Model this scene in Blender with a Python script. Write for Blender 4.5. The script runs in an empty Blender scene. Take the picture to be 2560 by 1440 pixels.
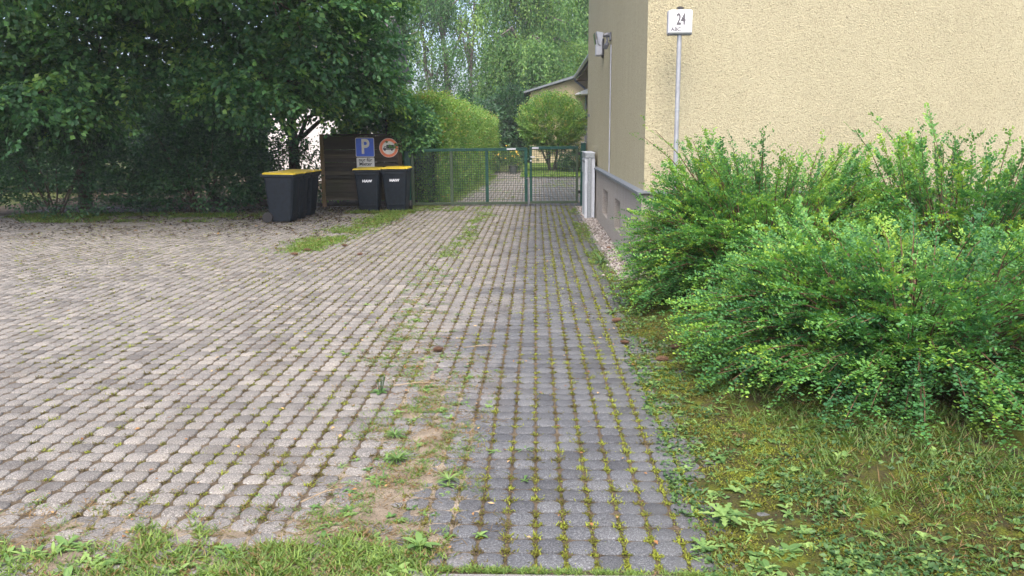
import bpy, math, random
import numpy as np
from mathutils import Vector

R = math.radians
random.seed(7)
rng = np.random.default_rng(11)
scene = bpy.context.scene
C = scene.collection

# ------------------------------------------------------------------ camera, sky, sun, exposure
cam_d = bpy.data.cameras.new('camera')
cam = bpy.data.objects.new('camera', cam_d)
C.objects.link(cam)
scene.camera = cam
cam_d.sensor_width = 36.0
cam_d.lens = 36.0 * 2030.0 / 2560.0
cam_d.clip_start = 0.05
cam_d.clip_end = 2000.0
cam.location = (0, 0, 1.62)
_p, _psi, _roll = math.atan(383 / 2030), R(1.69), R(0.35)
from mathutils import Matrix
cam.rotation_euler = (Matrix.Rotation(_psi, 4, 'Z') @ Matrix.Rotation(math.pi / 2 - _p, 4, 'X')
                      @ Matrix.Rotation(-_roll, 4, 'Z')).to_euler()

SUN_AZ, SUN_EL = R(182), R(60)          # azimuth clockwise from +Y: behind the viewer
world = bpy.data.worlds.new('World')
scene.world = world
world.use_nodes = True
wn = world.node_tree
bg = wn.nodes['Background']
sky = wn.nodes.new('ShaderNodeTexSky')
sky.sky_type = 'NISHITA'
sky.sun_disc = False
sky.sun_elevation = SUN_EL
sky.sun_rotation = SUN_AZ
sky.air_density = 0.7
sky.dust_density = 5.0
sky.ozone_density = 0.3
wn.links.new(sky.outputs[0], bg.inputs[0])
bg.inputs[1].default_value = 0.15
sun_d = bpy.data.lights.new('sun', 'SUN')
sun_d.energy = 0.55
sun_d.angle = R(30)
sun_d.color = (1.0, 0.95, 0.87)
sun = bpy.data.objects.new('sun', sun_d)
C.objects.link(sun)
sv = Vector((math.sin(SUN_AZ) * math.cos(SUN_EL), math.cos(SUN_AZ) * math.cos(SUN_EL), math.sin(SUN_EL)))
sun.rotation_euler = sv.to_track_quat('Z', 'Y').to_euler()
scene.view_settings.view_transform = 'Standard'
scene.view_settings.look = 'None'
scene.view_settings.gamma = 1.0
scene.view_settings.exposure = 2.0
scene.view_settings.use_curve_mapping = False

HAZE = 0.0008

# ------------------------------------------------------------------ helpers: tagging
def tag(o, label=None, cat=None, group=None, kind=None):
    if label: o['label'] = label
    if cat: o['category'] = cat
    if group: o['group'] = group
    if kind: o['kind'] = kind
    return o

def thing(name, label, cat, loc=(0, 0, 0), rz=0.0, group=None):
    o = bpy.data.objects.new(name, None)
    o.empty_display_size = 0.1
    C.objects.link(o)
    o.location = loc
    o.rotation_euler = (0, 0, rz)
    return tag(o, label, cat, group)

def copy_tree(o, parent=None):
    c = o.copy()
    C.objects.link(c)
    c.parent = parent
    for ch in list(o.children):
        copy_tree(ch, c)
    return c

def link_mesh(name, me, mat, parent=None):
    o = bpy.data.objects.new(name, me)
    C.objects.link(o)
    if mat is not None and len(me.materials) == 0:
        me.materials.append(mat)
    if parent is not None:
        o.parent = parent
    return o

# ------------------------------------------------------------------ helpers: hard-surface builder
class MB:
    def __init__(s):
        s.v, s.f = [], []
    def add(s, vs, fs):
        b = len(s.v)
        s.v += [tuple(v) for v in vs]
        s.f += [tuple(i + b for i in f) for f in fs]
        return s
    def box(s, x0, x1, y0, y1, z0, z1, bev=0.0):
        if bev <= 0:
            vs = [(x0, y0, z0), (x1, y0, z0), (x1, y1, z0), (x0, y1, z0), (x0, y0, z1), (x1, y0, z1), (x1, y1, z1), (x0, y1, z1)]
            return s.add(vs, [(0, 3, 2, 1), (4, 5, 6, 7), (0, 1, 5, 4), (1, 2, 6, 5), (2, 3, 7, 6), (3, 0, 4, 7)])
        def ring(z, i):
            b = bev
            return [(x0 + b, y0 + i, z), (x1 - b, y0 + i, z), (x1 - i, y0 + b, z), (x1 - i, y1 - b, z),
                    (x1 - b, y1 - i, z), (x0 + b, y1 - i, z), (x0 + i, y1 - b, z), (x0 + i, y0 + b, z)]
        def ring_in(z):
            b = bev
            return [(x0 + b, y0 + b * .99, z), (x1 - b, y0 + b * .99, z), (x1 - b * .99, y0 + b, z), (x1 - b * .99, y1 - b, z),
                    (x1 - b, y1 - b * .99, z), (x0 + b, y1 - b * .99, z), (x0 + b * .99, y1 - b, z), (x0 + b * .99, y0 + b, z)]
        return s.loft([ring_in(z0), ring(z0 + bev, 0), ring(z1 - bev, 0), ring_in(z1)])
    def loft(s, rings, cap=True, closed=True):
        n = len(rings[0])
        vs = [p for r in rings for p in r]
        fs = []
        for k in range(len(rings) - 1):
            for i in range(n if closed else n - 1):
                j = (i + 1) % n
                fs.append((k * n + i, k * n + j, (k + 1) * n + j, (k + 1) * n + i))
        if cap:
            fs.append(tuple(range(n - 1, -1, -1)))
            fs.append(tuple((len(rings) - 1) * n + i for i in range(n)))
        return s.add(vs, fs)
    def tube(s, pts, rad, n=8, cap=True):
        pts = [Vector(p) for p in pts]
        if not hasattr(rad, '__len__'):
            rad = [rad] * len(pts)
        rings = []
        ref = None
        for i, p in enumerate(pts):
            a = pts[max(i - 1, 0)]
            b = pts[min(i + 1, len(pts) - 1)]
            t = (b - a).normalized()
            if ref is None:
                ref = Vector((1, 0, 0)) if abs(t.x) < .8 else Vector((0, 1, 0))
            u = (ref - t * ref.dot(t)).normalized()
            w = t.cross(u)
            ref = u
            rings.append([tuple(p + (u * math.cos(2 * math.pi * k / n) + w * math.sin(2 * math.pi * k / n)) * rad[i]) for k in range(n)])
        return s.loft(rings, cap)
    def prism(s, poly, y0, y1):
        """poly in (x,z), extruded along y (y0 = camera side)."""
        n = len(poly)
        vs = [(x, y0, z) for x, z in poly] + [(x, y1, z) for x, z in poly]
        fs = [tuple(range(n)), tuple(range(2 * n - 1, n - 1, -1))]
        fs += [(j, i, n + i, n + j) for i, j in ((k, (k + 1) % n) for k in range(n))]
        return s.add(vs, fs)
    def build(s, name, mat, parent=None, smooth=False):
        me = bpy.data.meshes.new(name)
        me.from_pydata(s.v, [], s.f)
        me.validate()
        import bmesh
        bm = bmesh.new(); bm.from_mesh(me)
        bmesh.ops.recalc_face_normals(bm, faces=bm.faces)
        bm.to_mesh(me); bm.free()
        if smooth:
            for p in me.polygons: p.use_smooth = True
            me.set_sharp_from_angle(angle=R(40))
        return link_mesh(name, me, mat, parent)

def rrect(cx, cz, w, h, r, n=5):
    pts = []
    for (sx, sz, a0) in ((1, -1, -90), (1, 1, 0), (-1, 1, 90), (-1, -1, 180)):
        for k in range(n + 1):
            a = R(a0 + 90 * k / n)
            pts.append((cx + sx * (w / 2 - r) + r * math.cos(a), cz + sz * (h / 2 - r) + r * math.sin(a)))
    return pts

def circle(cx, cz, r, n=32):
    return [(cx + r * math.cos(2 * math.pi * k / n), cz + r * math.sin(2 * math.pi * k / n)) for k in range(n)]

TEXTS = []
def lettering(name, body, size, loc, mat, parent, sx=1.0, bold=0.0, align='CENTER', rot=(math.pi / 2, 0, 0), line=1.0):
    cu = bpy.data.curves.new(name, 'FONT')
    cu.body = body
    cu.size = size
    cu.align_x = align
    cu.align_y = 'CENTER'
    cu.offset = bold
    cu.extrude = 0.0006
    cu.space_line = line
    o = bpy.data.objects.new(name, cu)
    C.objects.link(o)
    cu.materials.append(mat)
    o.location = loc
    o.rotation_euler = rot
    o.scale = (sx, 1, 1)
    o.parent = parent
    TEXTS.append(o)
    return o

# ------------------------------------------------------------------ helpers: numpy meshes
def np_mesh(name, verts, faces, mat, parent=None, tone=None, smooth=False):
    """verts (n,3); faces: list of (m,k) int arrays."""
    me = bpy.data.meshes.new(name)
    verts = np.asarray(verts, dtype=np.float32)
    me.vertices.add(len(verts))
    me.vertices.foreach_set('co', verts.ravel())
    loops = np.concatenate([f.ravel() for f in faces]).astype(np.int32)
    tot = np.concatenate([np.full(len(f), f.shape[1], dtype=np.int32) for f in faces])
    start = np.concatenate([[0], np.cumsum(tot)[:-1]]).astype(np.int32)
    me.loops.add(len(loops))
    me.loops.foreach_set('vertex_index', loops)
    me.polygons.add(len(tot))
    me.polygons.foreach_set('loop_start', start)
    me.polygons.foreach_set('loop_total', tot)
    if smooth:
        me.polygons.foreach_set('use_smooth', np.ones(len(tot), dtype=bool))
    if tone is not None:
        at = me.attributes.new('tone', 'FLOAT', 'FACE')
        at.data.foreach_set('value', np.asarray(tone, dtype=np.float32))
    me.update(calc_edges=True)
    me.validate()
    return link_mesh(name, me, mat, parent)

def unit(a):
    return a / (np.linalg.norm(a, axis=-1, keepdims=True) + 1e-9)

class Leaves:
    def __init__(s):
        s.V, s.F, s.T, s.n = [], [], [], 0
    def add(s, P, D, N, L, W, tone, fold=0.18, mid=0.45, droop=0.0):
        P = np.asarray(P, float).reshape(-1, 3); n = len(P)
        D = unit(np.broadcast_to(D, (n, 3)).astype(float)); N = np.broadcast_to(N, (n, 3)).astype(float)
        S = unit(np.cross(D, N)); N = np.cross(S, D)
        L = np.broadcast_to(L, (n,))[:, None]; W = np.broadcast_to(W, (n,))[:, None]
        m = P + D * L * mid
        v = np.stack([P, m + S * W / 2 + N * W * fold, P + D * L - N * L * droop, m - S * W / 2 + N * W * fold], 1).reshape(-1, 3)
        b = s.n + 4 * np.arange(n)[:, None]
        f = np.concatenate([b + [0, 1, 2], b + [0, 2, 3]], 1).reshape(-1, 3)
        s.V.append(v); s.F.append(f); s.n += 4 * n
        s.T.append(np.repeat(np.broadcast_to(tone, (n,)), 2))
        return s
    def build(s, name, mat, parent=None):
        return np_mesh(name, np.concatenate(s.V), [np.concatenate(s.F)], mat, parent, np.concatenate(s.T))

def hash2(ix, iy, seed):
    h = np.sin(ix * 127.1 + iy * 311.7 + seed * 74.7) * 43758.5453
    return h - np.floor(h)

def vnoise(x, y, seed=0):
    ix, iy = np.floor(x), np.floor(y)
    fx, fy = x - ix, y - iy
    fx = fx * fx * (3 - 2 * fx); fy = fy * fy * (3 - 2 * fy)
    a = hash2(ix, iy, seed); b = hash2(ix + 1, iy, seed); c = hash2(ix, iy + 1, seed); d = hash2(ix + 1, iy + 1, seed)
    return (a * (1 - fx) + b * fx) * (1 - fy) + (c * (1 - fx) + d * fx) * fy

def fbm(x, y, seed=0, o=4):
    t = 0; a = .5
    for k in range(o):
        t = t + a * vnoise(x * 2 ** k, y * 2 ** k, seed + k); a *= .5
    return t / (1 - .5 ** o)

# ------------------------------------------------------------------ materials
def new_mat(name):
    m = bpy.data.materials.new(name)
    m.use_nodes = True
    nt = m.node_tree
    return m, nt, nt.nodes['Principled BSDF']

def nd(nt, t, **kw):
    n = nt.nodes.new(t)
    for k, v in kw.items():
        if k == 'inp':
            for a, b in v.items(): n.inputs[a].default_value = b
        else:
            setattr(n, k, v)
    return n

def ramp(nt, stops, interp='LINEAR'):
    r = nt.nodes.new('ShaderNodeValToRGB')
    r.color_ramp.interpolation = interp
    e = r.color_ramp.elements
    while len(e) < len(stops): e.new(0.5)
    for i, (p, c) in enumerate(stops):
        e[i].position = p
        e[i].color = (*c, 1) if len(c) == 3 else c
    return r

def coords(nt, obj=False):
    if obj:
        return nt.nodes.new('ShaderNodeTexCoord').outputs['Object']
    return nt.nodes.new('ShaderNodeNewGeometry').outputs['Position']

def simple(name, col, rough=.6, var=.15, scale=30., bump=.0, metal=0., spec=.5, obj=True, bscale=None):
    """flat-ish colour broken by noise (dirt, grain) and a fine bump."""
    m, nt, b = new_mat(name)
    c = coords(nt, obj)
    n = nd(nt, 'ShaderNodeTexNoise', inp={'Scale': scale, 'Detail': 6., 'Roughness': .65})
    nt.links.new(c, n.inputs['Vector'])
    lo = tuple(x * (1 - var) for x in col); hi = tuple(min(1, x * (1 + var)) for x in col)
    r = ramp(nt, [(.3, lo), (.7, hi)])
    nt.links.new(n.outputs['Fac'], r.inputs[0])
    nt.links.new(r.outputs[0], b.inputs['Base Color'])
    b.inputs['Roughness'].default_value = rough
    b.inputs['Metallic'].default_value = metal
    b.inputs['Specular IOR Level'].default_value = spec
    if bump > 0:
        n2 = nd(nt, 'ShaderNodeTexNoise', inp={'Scale': bscale or scale * 3, 'Detail': 4.})
        nt.links.new(c, n2.inputs['Vector'])
        bp = nd(nt, 'ShaderNodeBump', inp={'Strength': bump, 'Distance': .01})
        nt.links.new(n2.outputs['Fac'], bp.inputs['Height'])
        nt.links.new(bp.outputs[0], b.inputs['Normal'])
    return m

def leaf_mat(name, stops, trans=.35, rough=.5, spec=.35):
    m, nt, b = new_mat(name)
    a = nd(nt, 'ShaderNodeAttribute', attribute_name='tone')
    r = ramp(nt, stops)
    nt.links.new(a.outputs['Fac'], r.inputs[0])
    nt.links.new(r.outputs[0], b.inputs['Base Color'])
    b.inputs['Roughness'].default_value = rough
    b.inputs['Specular IOR Level'].default_value = spec
    t = nt.nodes.new('ShaderNodeBsdfTranslucent')
    g = nd(nt, 'ShaderNodeMixRGB', blend_type='MULTIPLY', inp={'Fac': 1.0, 'Color2': (1.25, 1.25, .55, 1)})
    nt.links.new(r.outputs[0], g.inputs['Color1'])
    nt.links.new(g.outputs[0], t.inputs['Color'])
    mx = nd(nt, 'ShaderNodeMixShader', inp={'Fac': trans})
    nt.links.new(b.outputs[0], mx.inputs[1]); nt.links.new(t.outputs[0], mx.inputs[2])
    nt.links.new(mx.outputs[0], nt.nodes['Material Output'].inputs['Surface'])
    return m

PW = 0.118           # paver pitch
SKEW = 0.027         # the courses run slightly askew to the joints
PY0 = 2.845          # first course

def paver_material():
    m, nt, b = new_mat('paver_concrete')
    L = nt.links.new
    pos = coords(nt)
    sep = nt.nodes.new('ShaderNodeSeparateXYZ'); L(pos, sep.inputs[0])
    def mth(op, a, c=None, d=None):
        n = nd(nt, 'ShaderNodeMath', operation=op)
        for i, x in enumerate((a, c, d)):
            if x is None: continue
            if isinstance(x, (int, float)): n.inputs[i].default_value = x
            else: L(x, n.inputs[i])
        return n.outputs[0]
    cx = mth('FLOOR', mth('DIVIDE', sep.outputs['X'], PW))
    cy = mth('FLOOR', mth('DIVIDE', mth('SUBTRACT', mth('MULTIPLY_ADD', sep.outputs['X'], SKEW, sep.outputs['Y']), PY0), PW))
    cmb = nt.nodes.new('ShaderNodeCombineXYZ'); L(cx, cmb.inputs[0]); L(cy, cmb.inputs[1])
    wn_ = nd(nt, 'ShaderNodeTexWhiteNoise', noise_dimensions='2D'); L(cmb.outputs[0], wn_.inputs['Vector'])
    # pale dusty field on the left, cleaner blue-grey stones on the right: ragged border
    big = nd(nt, 'ShaderNodeTexNoise', inp={'Scale': 1.1, 'Detail': 7., 'Roughness': .65}); L(pos, big.inputs['Vector'])
    xx = mth('MULTIPLY_ADD', sep.outputs['Y'], -.03, sep.outputs['X'])
    e = mth('MULTIPLY_ADD', big.outputs['Fac'], 2.2, xx)
    e = mth('MULTIPLY_ADD', wn_.outputs['Value'], .18, e)
    mr = nd(nt, 'ShaderNodeMapRange', inp={'From Min': .02, 'From Max': .85}); L(e, mr.inputs['Value'])
    dust = ramp(nt, [(0, (.143, .138, .129)), (.55, (.108, .108, .108)), (1, (.072, .077, .084))])
    L(mr.outputs[0], dust.inputs[0])
    # per stone tone
    tone = ramp(nt, [(0, (.66, .66, .67)), (.25, (.92, .92, .92)), (.75, (1.06, 1.06, 1.05)), (1, (1.28, 1.26, 1.22))]); L(wn_.outputs['Value'], tone.inputs[0])
    mul = nd(nt, 'ShaderNodeMixRGB', blend_type='MULTIPLY', inp={'Fac': 1.}); L(dust.outputs[0], mul.inputs[1]); L(tone.outputs[0], mul.inputs[2])
    # aggregate speckle
    sp = nd(nt, 'ShaderNodeTexNoise', inp={'Scale': 150., 'Detail': 5., 'Roughness': .8}); L(pos, sp.inputs['Vector'])
    spr = ramp(nt, [(.36, (.25, .25, .27)), (.46, (.78, .78, .79)), (.55, (1.1, 1.1, 1.1)), (.64, (2.7, 2.7, 2.65))]); L(sp.outputs['Fac'], spr.inputs[0])
    mu2 = nd(nt, 'ShaderNodeMixRGB', blend_type='MULTIPLY', inp={'Fac': .9}); L(mul.outputs[0], mu2.inputs[1]); L(spr.outputs[0], mu2.inputs[2])
    # moss film and damp blotches towards the verge
    ms = nd(nt, 'ShaderNodeTexNoise', inp={'Scale': 4., 'Detail': 8., 'Roughness': .7}); L(pos, ms.inputs['Vector'])
    me_ = mth('MULTIPLY_ADD', ms.outputs['Fac'], 1.5, mth('MULTIPLY', sep.outputs['X'], 1.0))
    mm = nd(nt, 'ShaderNodeMapRange', inp={'From Min': 1.1, 'From Max': 1.7, 'To Max': .55}); L(me_, mm.inputs['Value'])
    mix = nd(nt, 'ShaderNodeMixRGB', inp={'Color2': (.075, .08, .075, 1)}); L(mm.outputs[0], mix.inputs[0]); L(mu2.outputs[0], mix.inputs[1])
    # stains
    st = nd(nt, 'ShaderNodeTexNoise', inp={'Scale': 2.3, 'Detail': 9., 'Roughness': .72, 'Distortion': .6}); L(pos, st.inputs['Vector'])
    str_ = ramp(nt, [(.32, (.72, .70, .68)), (.5, (1, 1, 1)), (.72, (1.15, 1.12, 1.06))]); L(st.outputs['Fac'], str_.inputs[0])
    mu3 = nd(nt, 'ShaderNodeMixRGB', blend_type='MULTIPLY', inp={'Fac': 1.}); L(mix.outputs[0], mu3.inputs[1]); L(str_.outputs[0], mu3.inputs[2])
    L(mu3.outputs[0], b.inputs['Base Color'])
    b.inputs['Roughness'].default_value = .9
    b.inputs['Specular IOR Level'].default_value = .3
    bp = nd(nt, 'ShaderNodeBump', inp={'Strength': .5, 'Distance': .003}); L(sp.outputs['Fac'], bp.inputs['Height'])
    L(bp.outputs[0], b.inputs['Normal'])
    return m

def plaster(name, col, dirt, streak, streak_amt, grain=60., seed=0.):
    """rough spray render: grain bump, vertical weather streaks, blotches."""
    m, nt, b = new_mat(name)
    L = nt.links.new
    pos = coords(nt)
    vor = nd(nt, 'ShaderNodeTexNoise', inp={'Scale': grain, 'Detail': 3., 'Roughness': .6, 'Distortion': .8}); L(pos, vor.inputs['Vector'])
    mp = nd(nt, 'ShaderNodeMapping', inp={'Scale': (9, 9, .35), 'Location': (seed, seed, 0)}); L(pos, mp.inputs['Vector'])
    sk = nd(nt, 'ShaderNodeTexNoise', inp={'Scale': 1.6, 'Detail': 7., 'Roughness': .7}); L(mp.outputs[0], sk.inputs['Vector'])
    bl = nd(nt, 'ShaderNodeTexNoise', inp={'Scale': .7, 'Detail': 6., 'Roughness': .6}); L(pos, bl.inputs['Vector'])
    r1 = ramp(nt, [(.38, (0, 0, 0)), (.66, (1, 1, 1))]); L(sk.outputs['Fac'], r1.inputs[0])
    ml = nd(nt, 'ShaderNodeMath', operation='MULTIPLY', inp={1: streak_amt}); L(r1.outputs[0], ml.inputs[0])
    mx = nd(nt, 'ShaderNodeMixRGB', inp={'Color1': (*col, 1), 'Color2': (*streak, 1)}); L(ml.outputs[0], mx.inputs[0])
    r2 = ramp(nt, [(.35, (0, 0, 0)), (.7, (.6, .6, .6))]); L(bl.outputs['Fac'], r2.inputs[0])
    m2 = nd(nt, 'ShaderNodeMixRGB', inp={'Color2': (*dirt, 1)}); L(r2.outputs[0], m2.inputs[0]); L(mx.outputs[0], m2.inputs[1])
    r3 = ramp(nt, [(.30, (.42, .40, .36)), (.44, (.93, .93, .92)), (.64, (1.14, 1.14, 1.12))]); L(vor.outputs['Fac'], r3.inputs[0])
    m3 = nd(nt, 'ShaderNodeMixRGB', blend_type='MULTIPLY', inp={'Fac': .8}); L(m2.outputs[0], m3.inputs[1]); L(r3.outputs[0], m3.inputs[2])
    L(m3.outputs[0], b.inputs['Base Color'])
    b.inputs['Roughness'].default_value = .95
    b.inputs['Specular IOR Level'].default_value = .2
    bp = nd(nt, 'ShaderNodeBump', inp={'Strength': 1., 'Distance': .022}); L(vor.outputs['Fac'], bp.inputs['Height'])
    L(bp.outputs[0], b.inputs['Normal'])
    return m

def soil(name, stops, s1=3., s2=90., bump=.8):
    m, nt, b = new_mat(name)
    L = nt.links.new
    pos = coords(nt)
    a = nd(nt, 'ShaderNodeTexNoise', inp={'Scale': s1, 'Detail': 9., 'Roughness': .72, 'Distortion': .4}); L(pos, a.inputs['Vector'])
    f = nd(nt, 'ShaderNodeTexNoise', inp={'Scale': s2, 'Detail': 5., 'Roughness': .75}); L(pos, f.inputs['Vector'])
    r = ramp(nt, stops); L(a.outputs['Fac'], r.inputs[0])
    r2 = ramp(nt, [(.3, (.4, .4, .4)), (.5, (1, 1, 1)), (.72, (1.6, 1.55, 1.4))]); L(f.outputs['Fac'], r2.inputs[0])
    mu = nd(nt, 'ShaderNodeMixRGB', blend_type='MULTIPLY', inp={'Fac': 1.}); L(r.outputs[0], mu.inputs[1]); L(r2.outputs[0], mu.inputs[2])
    L(mu.outputs[0], b.inputs['Base Color'])
    b.inputs['Roughness'].default_value = 1.
    b.inputs['Specular IOR Level'].default_value = .1
    bp = nd(nt, 'ShaderNodeBump', inp={'Strength': bump, 'Distance': .012}); L(f.outputs['Fac'], bp.inputs['Height'])
    L(bp.outputs[0], b.inputs['Normal'])
    return m

def wood(name, cols, axis=0):
    m, nt, b = new_mat(name)
    L = nt.links.new
    c = coords(nt)
    sc = [40., 40., 40.]; sc[axis] = 1.6
    mp = nd(nt, 'ShaderNodeMapping', inp={'Scale': tuple(sc)}); L(c, mp.inputs['Vector'])
    n = nd(nt, 'ShaderNodeTexNoise', inp={'Scale': 1., 'Detail': 7., 'Roughness': .7}); L(mp.outputs[0], n.inputs['Vector'])
    n2 = nd(nt, 'ShaderNodeTexNoise', inp={'Scale': 1.3, 'Detail': 5.}); L(c, n2.inputs['Vector'])
    r = ramp(nt, [(.3, cols[0]), (.6, cols[1]), (.8, cols[2])]); L(n.outputs['Fac'], r.inputs[0])
    oi = nt.nodes.new('ShaderNodeObjectInfo')
    r2 = ramp(nt, [(0, (.5, .5, .5)), (1, (1.65, 1.55, 1.45))]); L(oi.outputs['Random'], r2.inputs[0])
    r3 = ramp(nt, [(.4, (1, 1, 1)), (.68, (.75, .95, .6))]); L(n2.outputs['Fac'], r3.inputs[0])
    mu = nd(nt, 'ShaderNodeMixRGB', blend_type='MULTIPLY', inp={'Fac': 1.}); L(r.outputs[0], mu.inputs[1]); L(r2.outputs[0], mu.inputs[2])
    mu2 = nd(nt, 'ShaderNodeMixRGB', blend_type='MULTIPLY', inp={'Fac': 1.}); L(mu.outputs[0], mu2.inputs[1]); L(r3.outputs[0], mu2.inputs[2])
    L(mu2.outputs[0], b.inputs['Base Color'])
    b.inputs['Roughness'].default_value = .85
    bp = nd(nt, 'ShaderNodeBump', inp={'Strength': .4, 'Distance': .004}); L(n.outputs['Fac'], bp.inputs['Height'])
    L(bp.outputs[0], b.inputs['Normal'])
    return m

M = {}
M['paver'] = paver_material()
M['sand'] = soil('joint_sand', [(.3, (.045, .036, .025)), (.5, (.085, .068, .048)), (.7, (.13, .108, .078))], 5., 120.)
M['dirt'] = soil('dusty_sand', [(.3, (.10, .083, .06)), (.5, (.19, .16, .122)), (.68, (.27, .235, .185))], 4., 140.)
M['moss_soil'] = soil('mossy_soil', [(.30, (.026, .022, .015)), (.42, (.042, .038, .018)), (.53, (.054, .060, .014)), (.64, (.09, .11, .014))], 5., 110.)
M['earth'] = soil('earth', [(.3, (.04, .045, .02)), (.6, (.07, .085, .03))], 1., 30.)
M['lawn'] = soil('lawn_turf', [(.3, (.05, .09, .02)), (.6, (.10, .16, .035))], 2., 40.)
M['kerb'] = simple('granite_kerb', (.17, .165, .16), .85, .3, 160., .5)
M['wall_front'] = plaster('sunny_cream_render', (.405, .375, .258), (.35, .32, .215), (.30, .275, .19), .15, 74.)
M['wall_side'] = plaster('weathered_render', (.41, .375, .25), (.345, .315, .21), (.26, .24, .17), .42, 60., 3.)
M['wall_far'] = plaster('far_cream_render', (.42, .365, .235), (.37, .32, .2), (.36, .31, .2), .2, 40.)
M['plinth'] = plaster('grey_plinth_render', (.39, .36, .325), (.32, .29, .26), (.26, .235, .205), .4, 110., 5.)
M['ledge'] = simple('zinc_ledge', (.17, .19, .21), .5, .25, 25., .1, .4)
M['dark_void'] = simple('dark_interior', (.012, .012, .013), .8, .3, 10.)
M['white_wall'] = plaster('white_render', (.62, .61, .60), (.58, .57, .56), (.52, .52, .51), .2, 30.)
M['green_paint'] = simple('dark_green_gate_paint', (.006, .042, .033), .5, .35, 9., .15, 0., .3)
M['olive_paint'] = simple('mossy_green_gate_paint', (.022, .042, .021), .6, .35, 9., .15)
M['wire'] = simple('green_mesh_wire', (.012, .032, .024), .5, .3, 20.)
M['galv'] = simple('galvanised_steel', (.33, .36, .38), .5, .22, 45., .1, .6)
M['pole'] = simple('grey_painted_pole', (.30, .315, .34), .45, .12, 20., .05, .4)
M['white_metal'] = simple('white_powder_coat', (.46, .49, .53), .4, .08, 12.)
M['pale_grey'] = simple('pale_grey_plastic', (.36, .38, .42), .45, .08, 10.)
M['mid_grey'] = simple('grey_cast_metal', (.14, .15, .17), .5, .25, 30., .1, .3)
M['sign_white'] = simple('white_sign_face', (.60, .61, .64), .35, .05, 8.)
M['sign_text'] = simple('dark_grey_lettering', (.07, .065, .075), .5, .1, 60.)
M['black'] = simple('black_print', (.012, .012, .014), .5, .2, 30.)
M['blue'] = simple('parking_blue', (.01, .085, .56), .4, .12, 14.)
M['retro_white'] = simple('weathered_white_sheeting', (.60, .595, .56), .5, .12, 16.)
M['red_ring'] = simple('faded_red_ring', (.66, .17, .07), .5, .2, 18.)
M['bin'] = simple('anthracite_bin_plastic', (.006, .011, .017), .55, .45, 14., .12, 0., .28, True, 220.)
M['lid'] = simple('yellow_lid_plastic', (.56, .41, .02), .42, .14, 9., .05)
M['rubber'] = simple('black_rubber', (.015, .015, .016), .8, .2, 30.)
M['fence_dark'] = wood('weathered_fence_wood', [(.020, .016, .012), (.046, .038, .029), (.088, .072, .054)])
M['fence_post'] = wood('brown_fence_post_wood', [(.05, .033, .018), (.11, .075, .042), (.17, .12, .07)], 2)
M['bark'] = simple('brown_bark', (.06, .045, .032), .95, .45, 14., .8)
M['birch_bark'] = simple('grey_birch_bark', (.11, .095, .085), .9, .5, 6., .5)
M['twig'] = simple('reddish_twig', (.09, .05, .025), .85, .3, 30.)
M['roof'] = simple('grey_roof_sheet', (.10, .12, .13), .6, .25, 8.)
M['roof_tile'] = simple('brown_roof_tile', (.045, .04, .04), .7, .35, 10.)
M['soffit'] = wood('brown_soffit_boards', [(.05, .03, .02), (.10, .065, .045), (.14, .09, .06)], 1)
M['glass'] = simple('dark_window_glass', (.03, .035, .04), .08, .1, 3., 0., 0., .8)
M['white_pvc'] = simple('white_window_frame', (.72, .73, .74), .4, .05, 10.)
M['cone'] = simple('brown_cone_scale', (.13, .072, .042), .8, .45, 60., .4)
M['dead_leaf'] = simple('dry_leaf', (.24, .12, .05), .8, .5, 9.)
M['stick'] = simple('dry_stick', (.25, .19, .12), .9, .35, 25.)
M['pebble'] = simple('pale_pebble', (.34, .31, .27), .8, .25, 30., .2)
M['core'] = simple('dark_block_core', (.018, .02, .01), 1., .5, 12., .5)
M['yellow_flower'] = simple('yellow_petals', (.45, .29, .02), .6, .2, 40.)
M['box_pot'] = simple('dark_pot', (.05, .055, .06), .6, .2, 20.)

M['lf_beech'] = leaf_mat('beech_leaves', [(0, (.040, .12, .056)), (.5, (.085, .22, .08)), (.85, (.165, .33, .085)), (1, (.24, .38, .095))], .4)
M['lf_dark'] = leaf_mat('dark_shrub_leaves', [(0, (.022, .062, .034)), (.6, (.045, .12, .05)), (1, (.08, .17, .06))])
M['lf_hedge'] = leaf_mat('hedge_leaves', [(0, (.045, .125, .032)), (.4, (.125, .265, .058)), (.75, (.235, .37, .08)), (1, (.36, .29, .11))], .45)
M['lf_birch'] = leaf_mat('birch_leaves', [(0, (.038, .115, .045)), (.5, (.095, .215, .065)), (1, (.23, .36, .09))], .48)
M['lf_round'] = leaf_mat('round_shrub_leaves', [(0, (.055, .15, .04)), (.5, (.14, .28, .065)), (.9, (.29, .40, .09)), (1, (.36, .28, .12))], .42)
M['lf_bush'] = leaf_mat('small_glossy_leaves', [(0, (.032, .115, .05)), (.4, (.072, .205, .065)), (.75, (.15, .32, .065)), (1, (.27, .40, .06))], .38, .5, .25)
M['lf_moss'] = leaf_mat('moss_tufts', [(0, (.065, .05, .022)), (.3, (.085, .075, .022)), (.6, (.125, .145, .024)), (1, (.21, .25, .035))], .25, .8, .1)
M['lf_grass'] = leaf_mat('grass_blades', [(0, (.20, .125, .06)), (.22, (.21, .165, .07)), (.3, (.075, .135, .032)), (.7, (.125, .215, .042)), (1, (.21, .31, .07))], .4)
M['lf_weed'] = leaf_mat('weed_leaves', [(0, (.035, .085, .026)), (.5, (.095, .185, .05)), (1, (.22, .33, .095))], .3)

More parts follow.
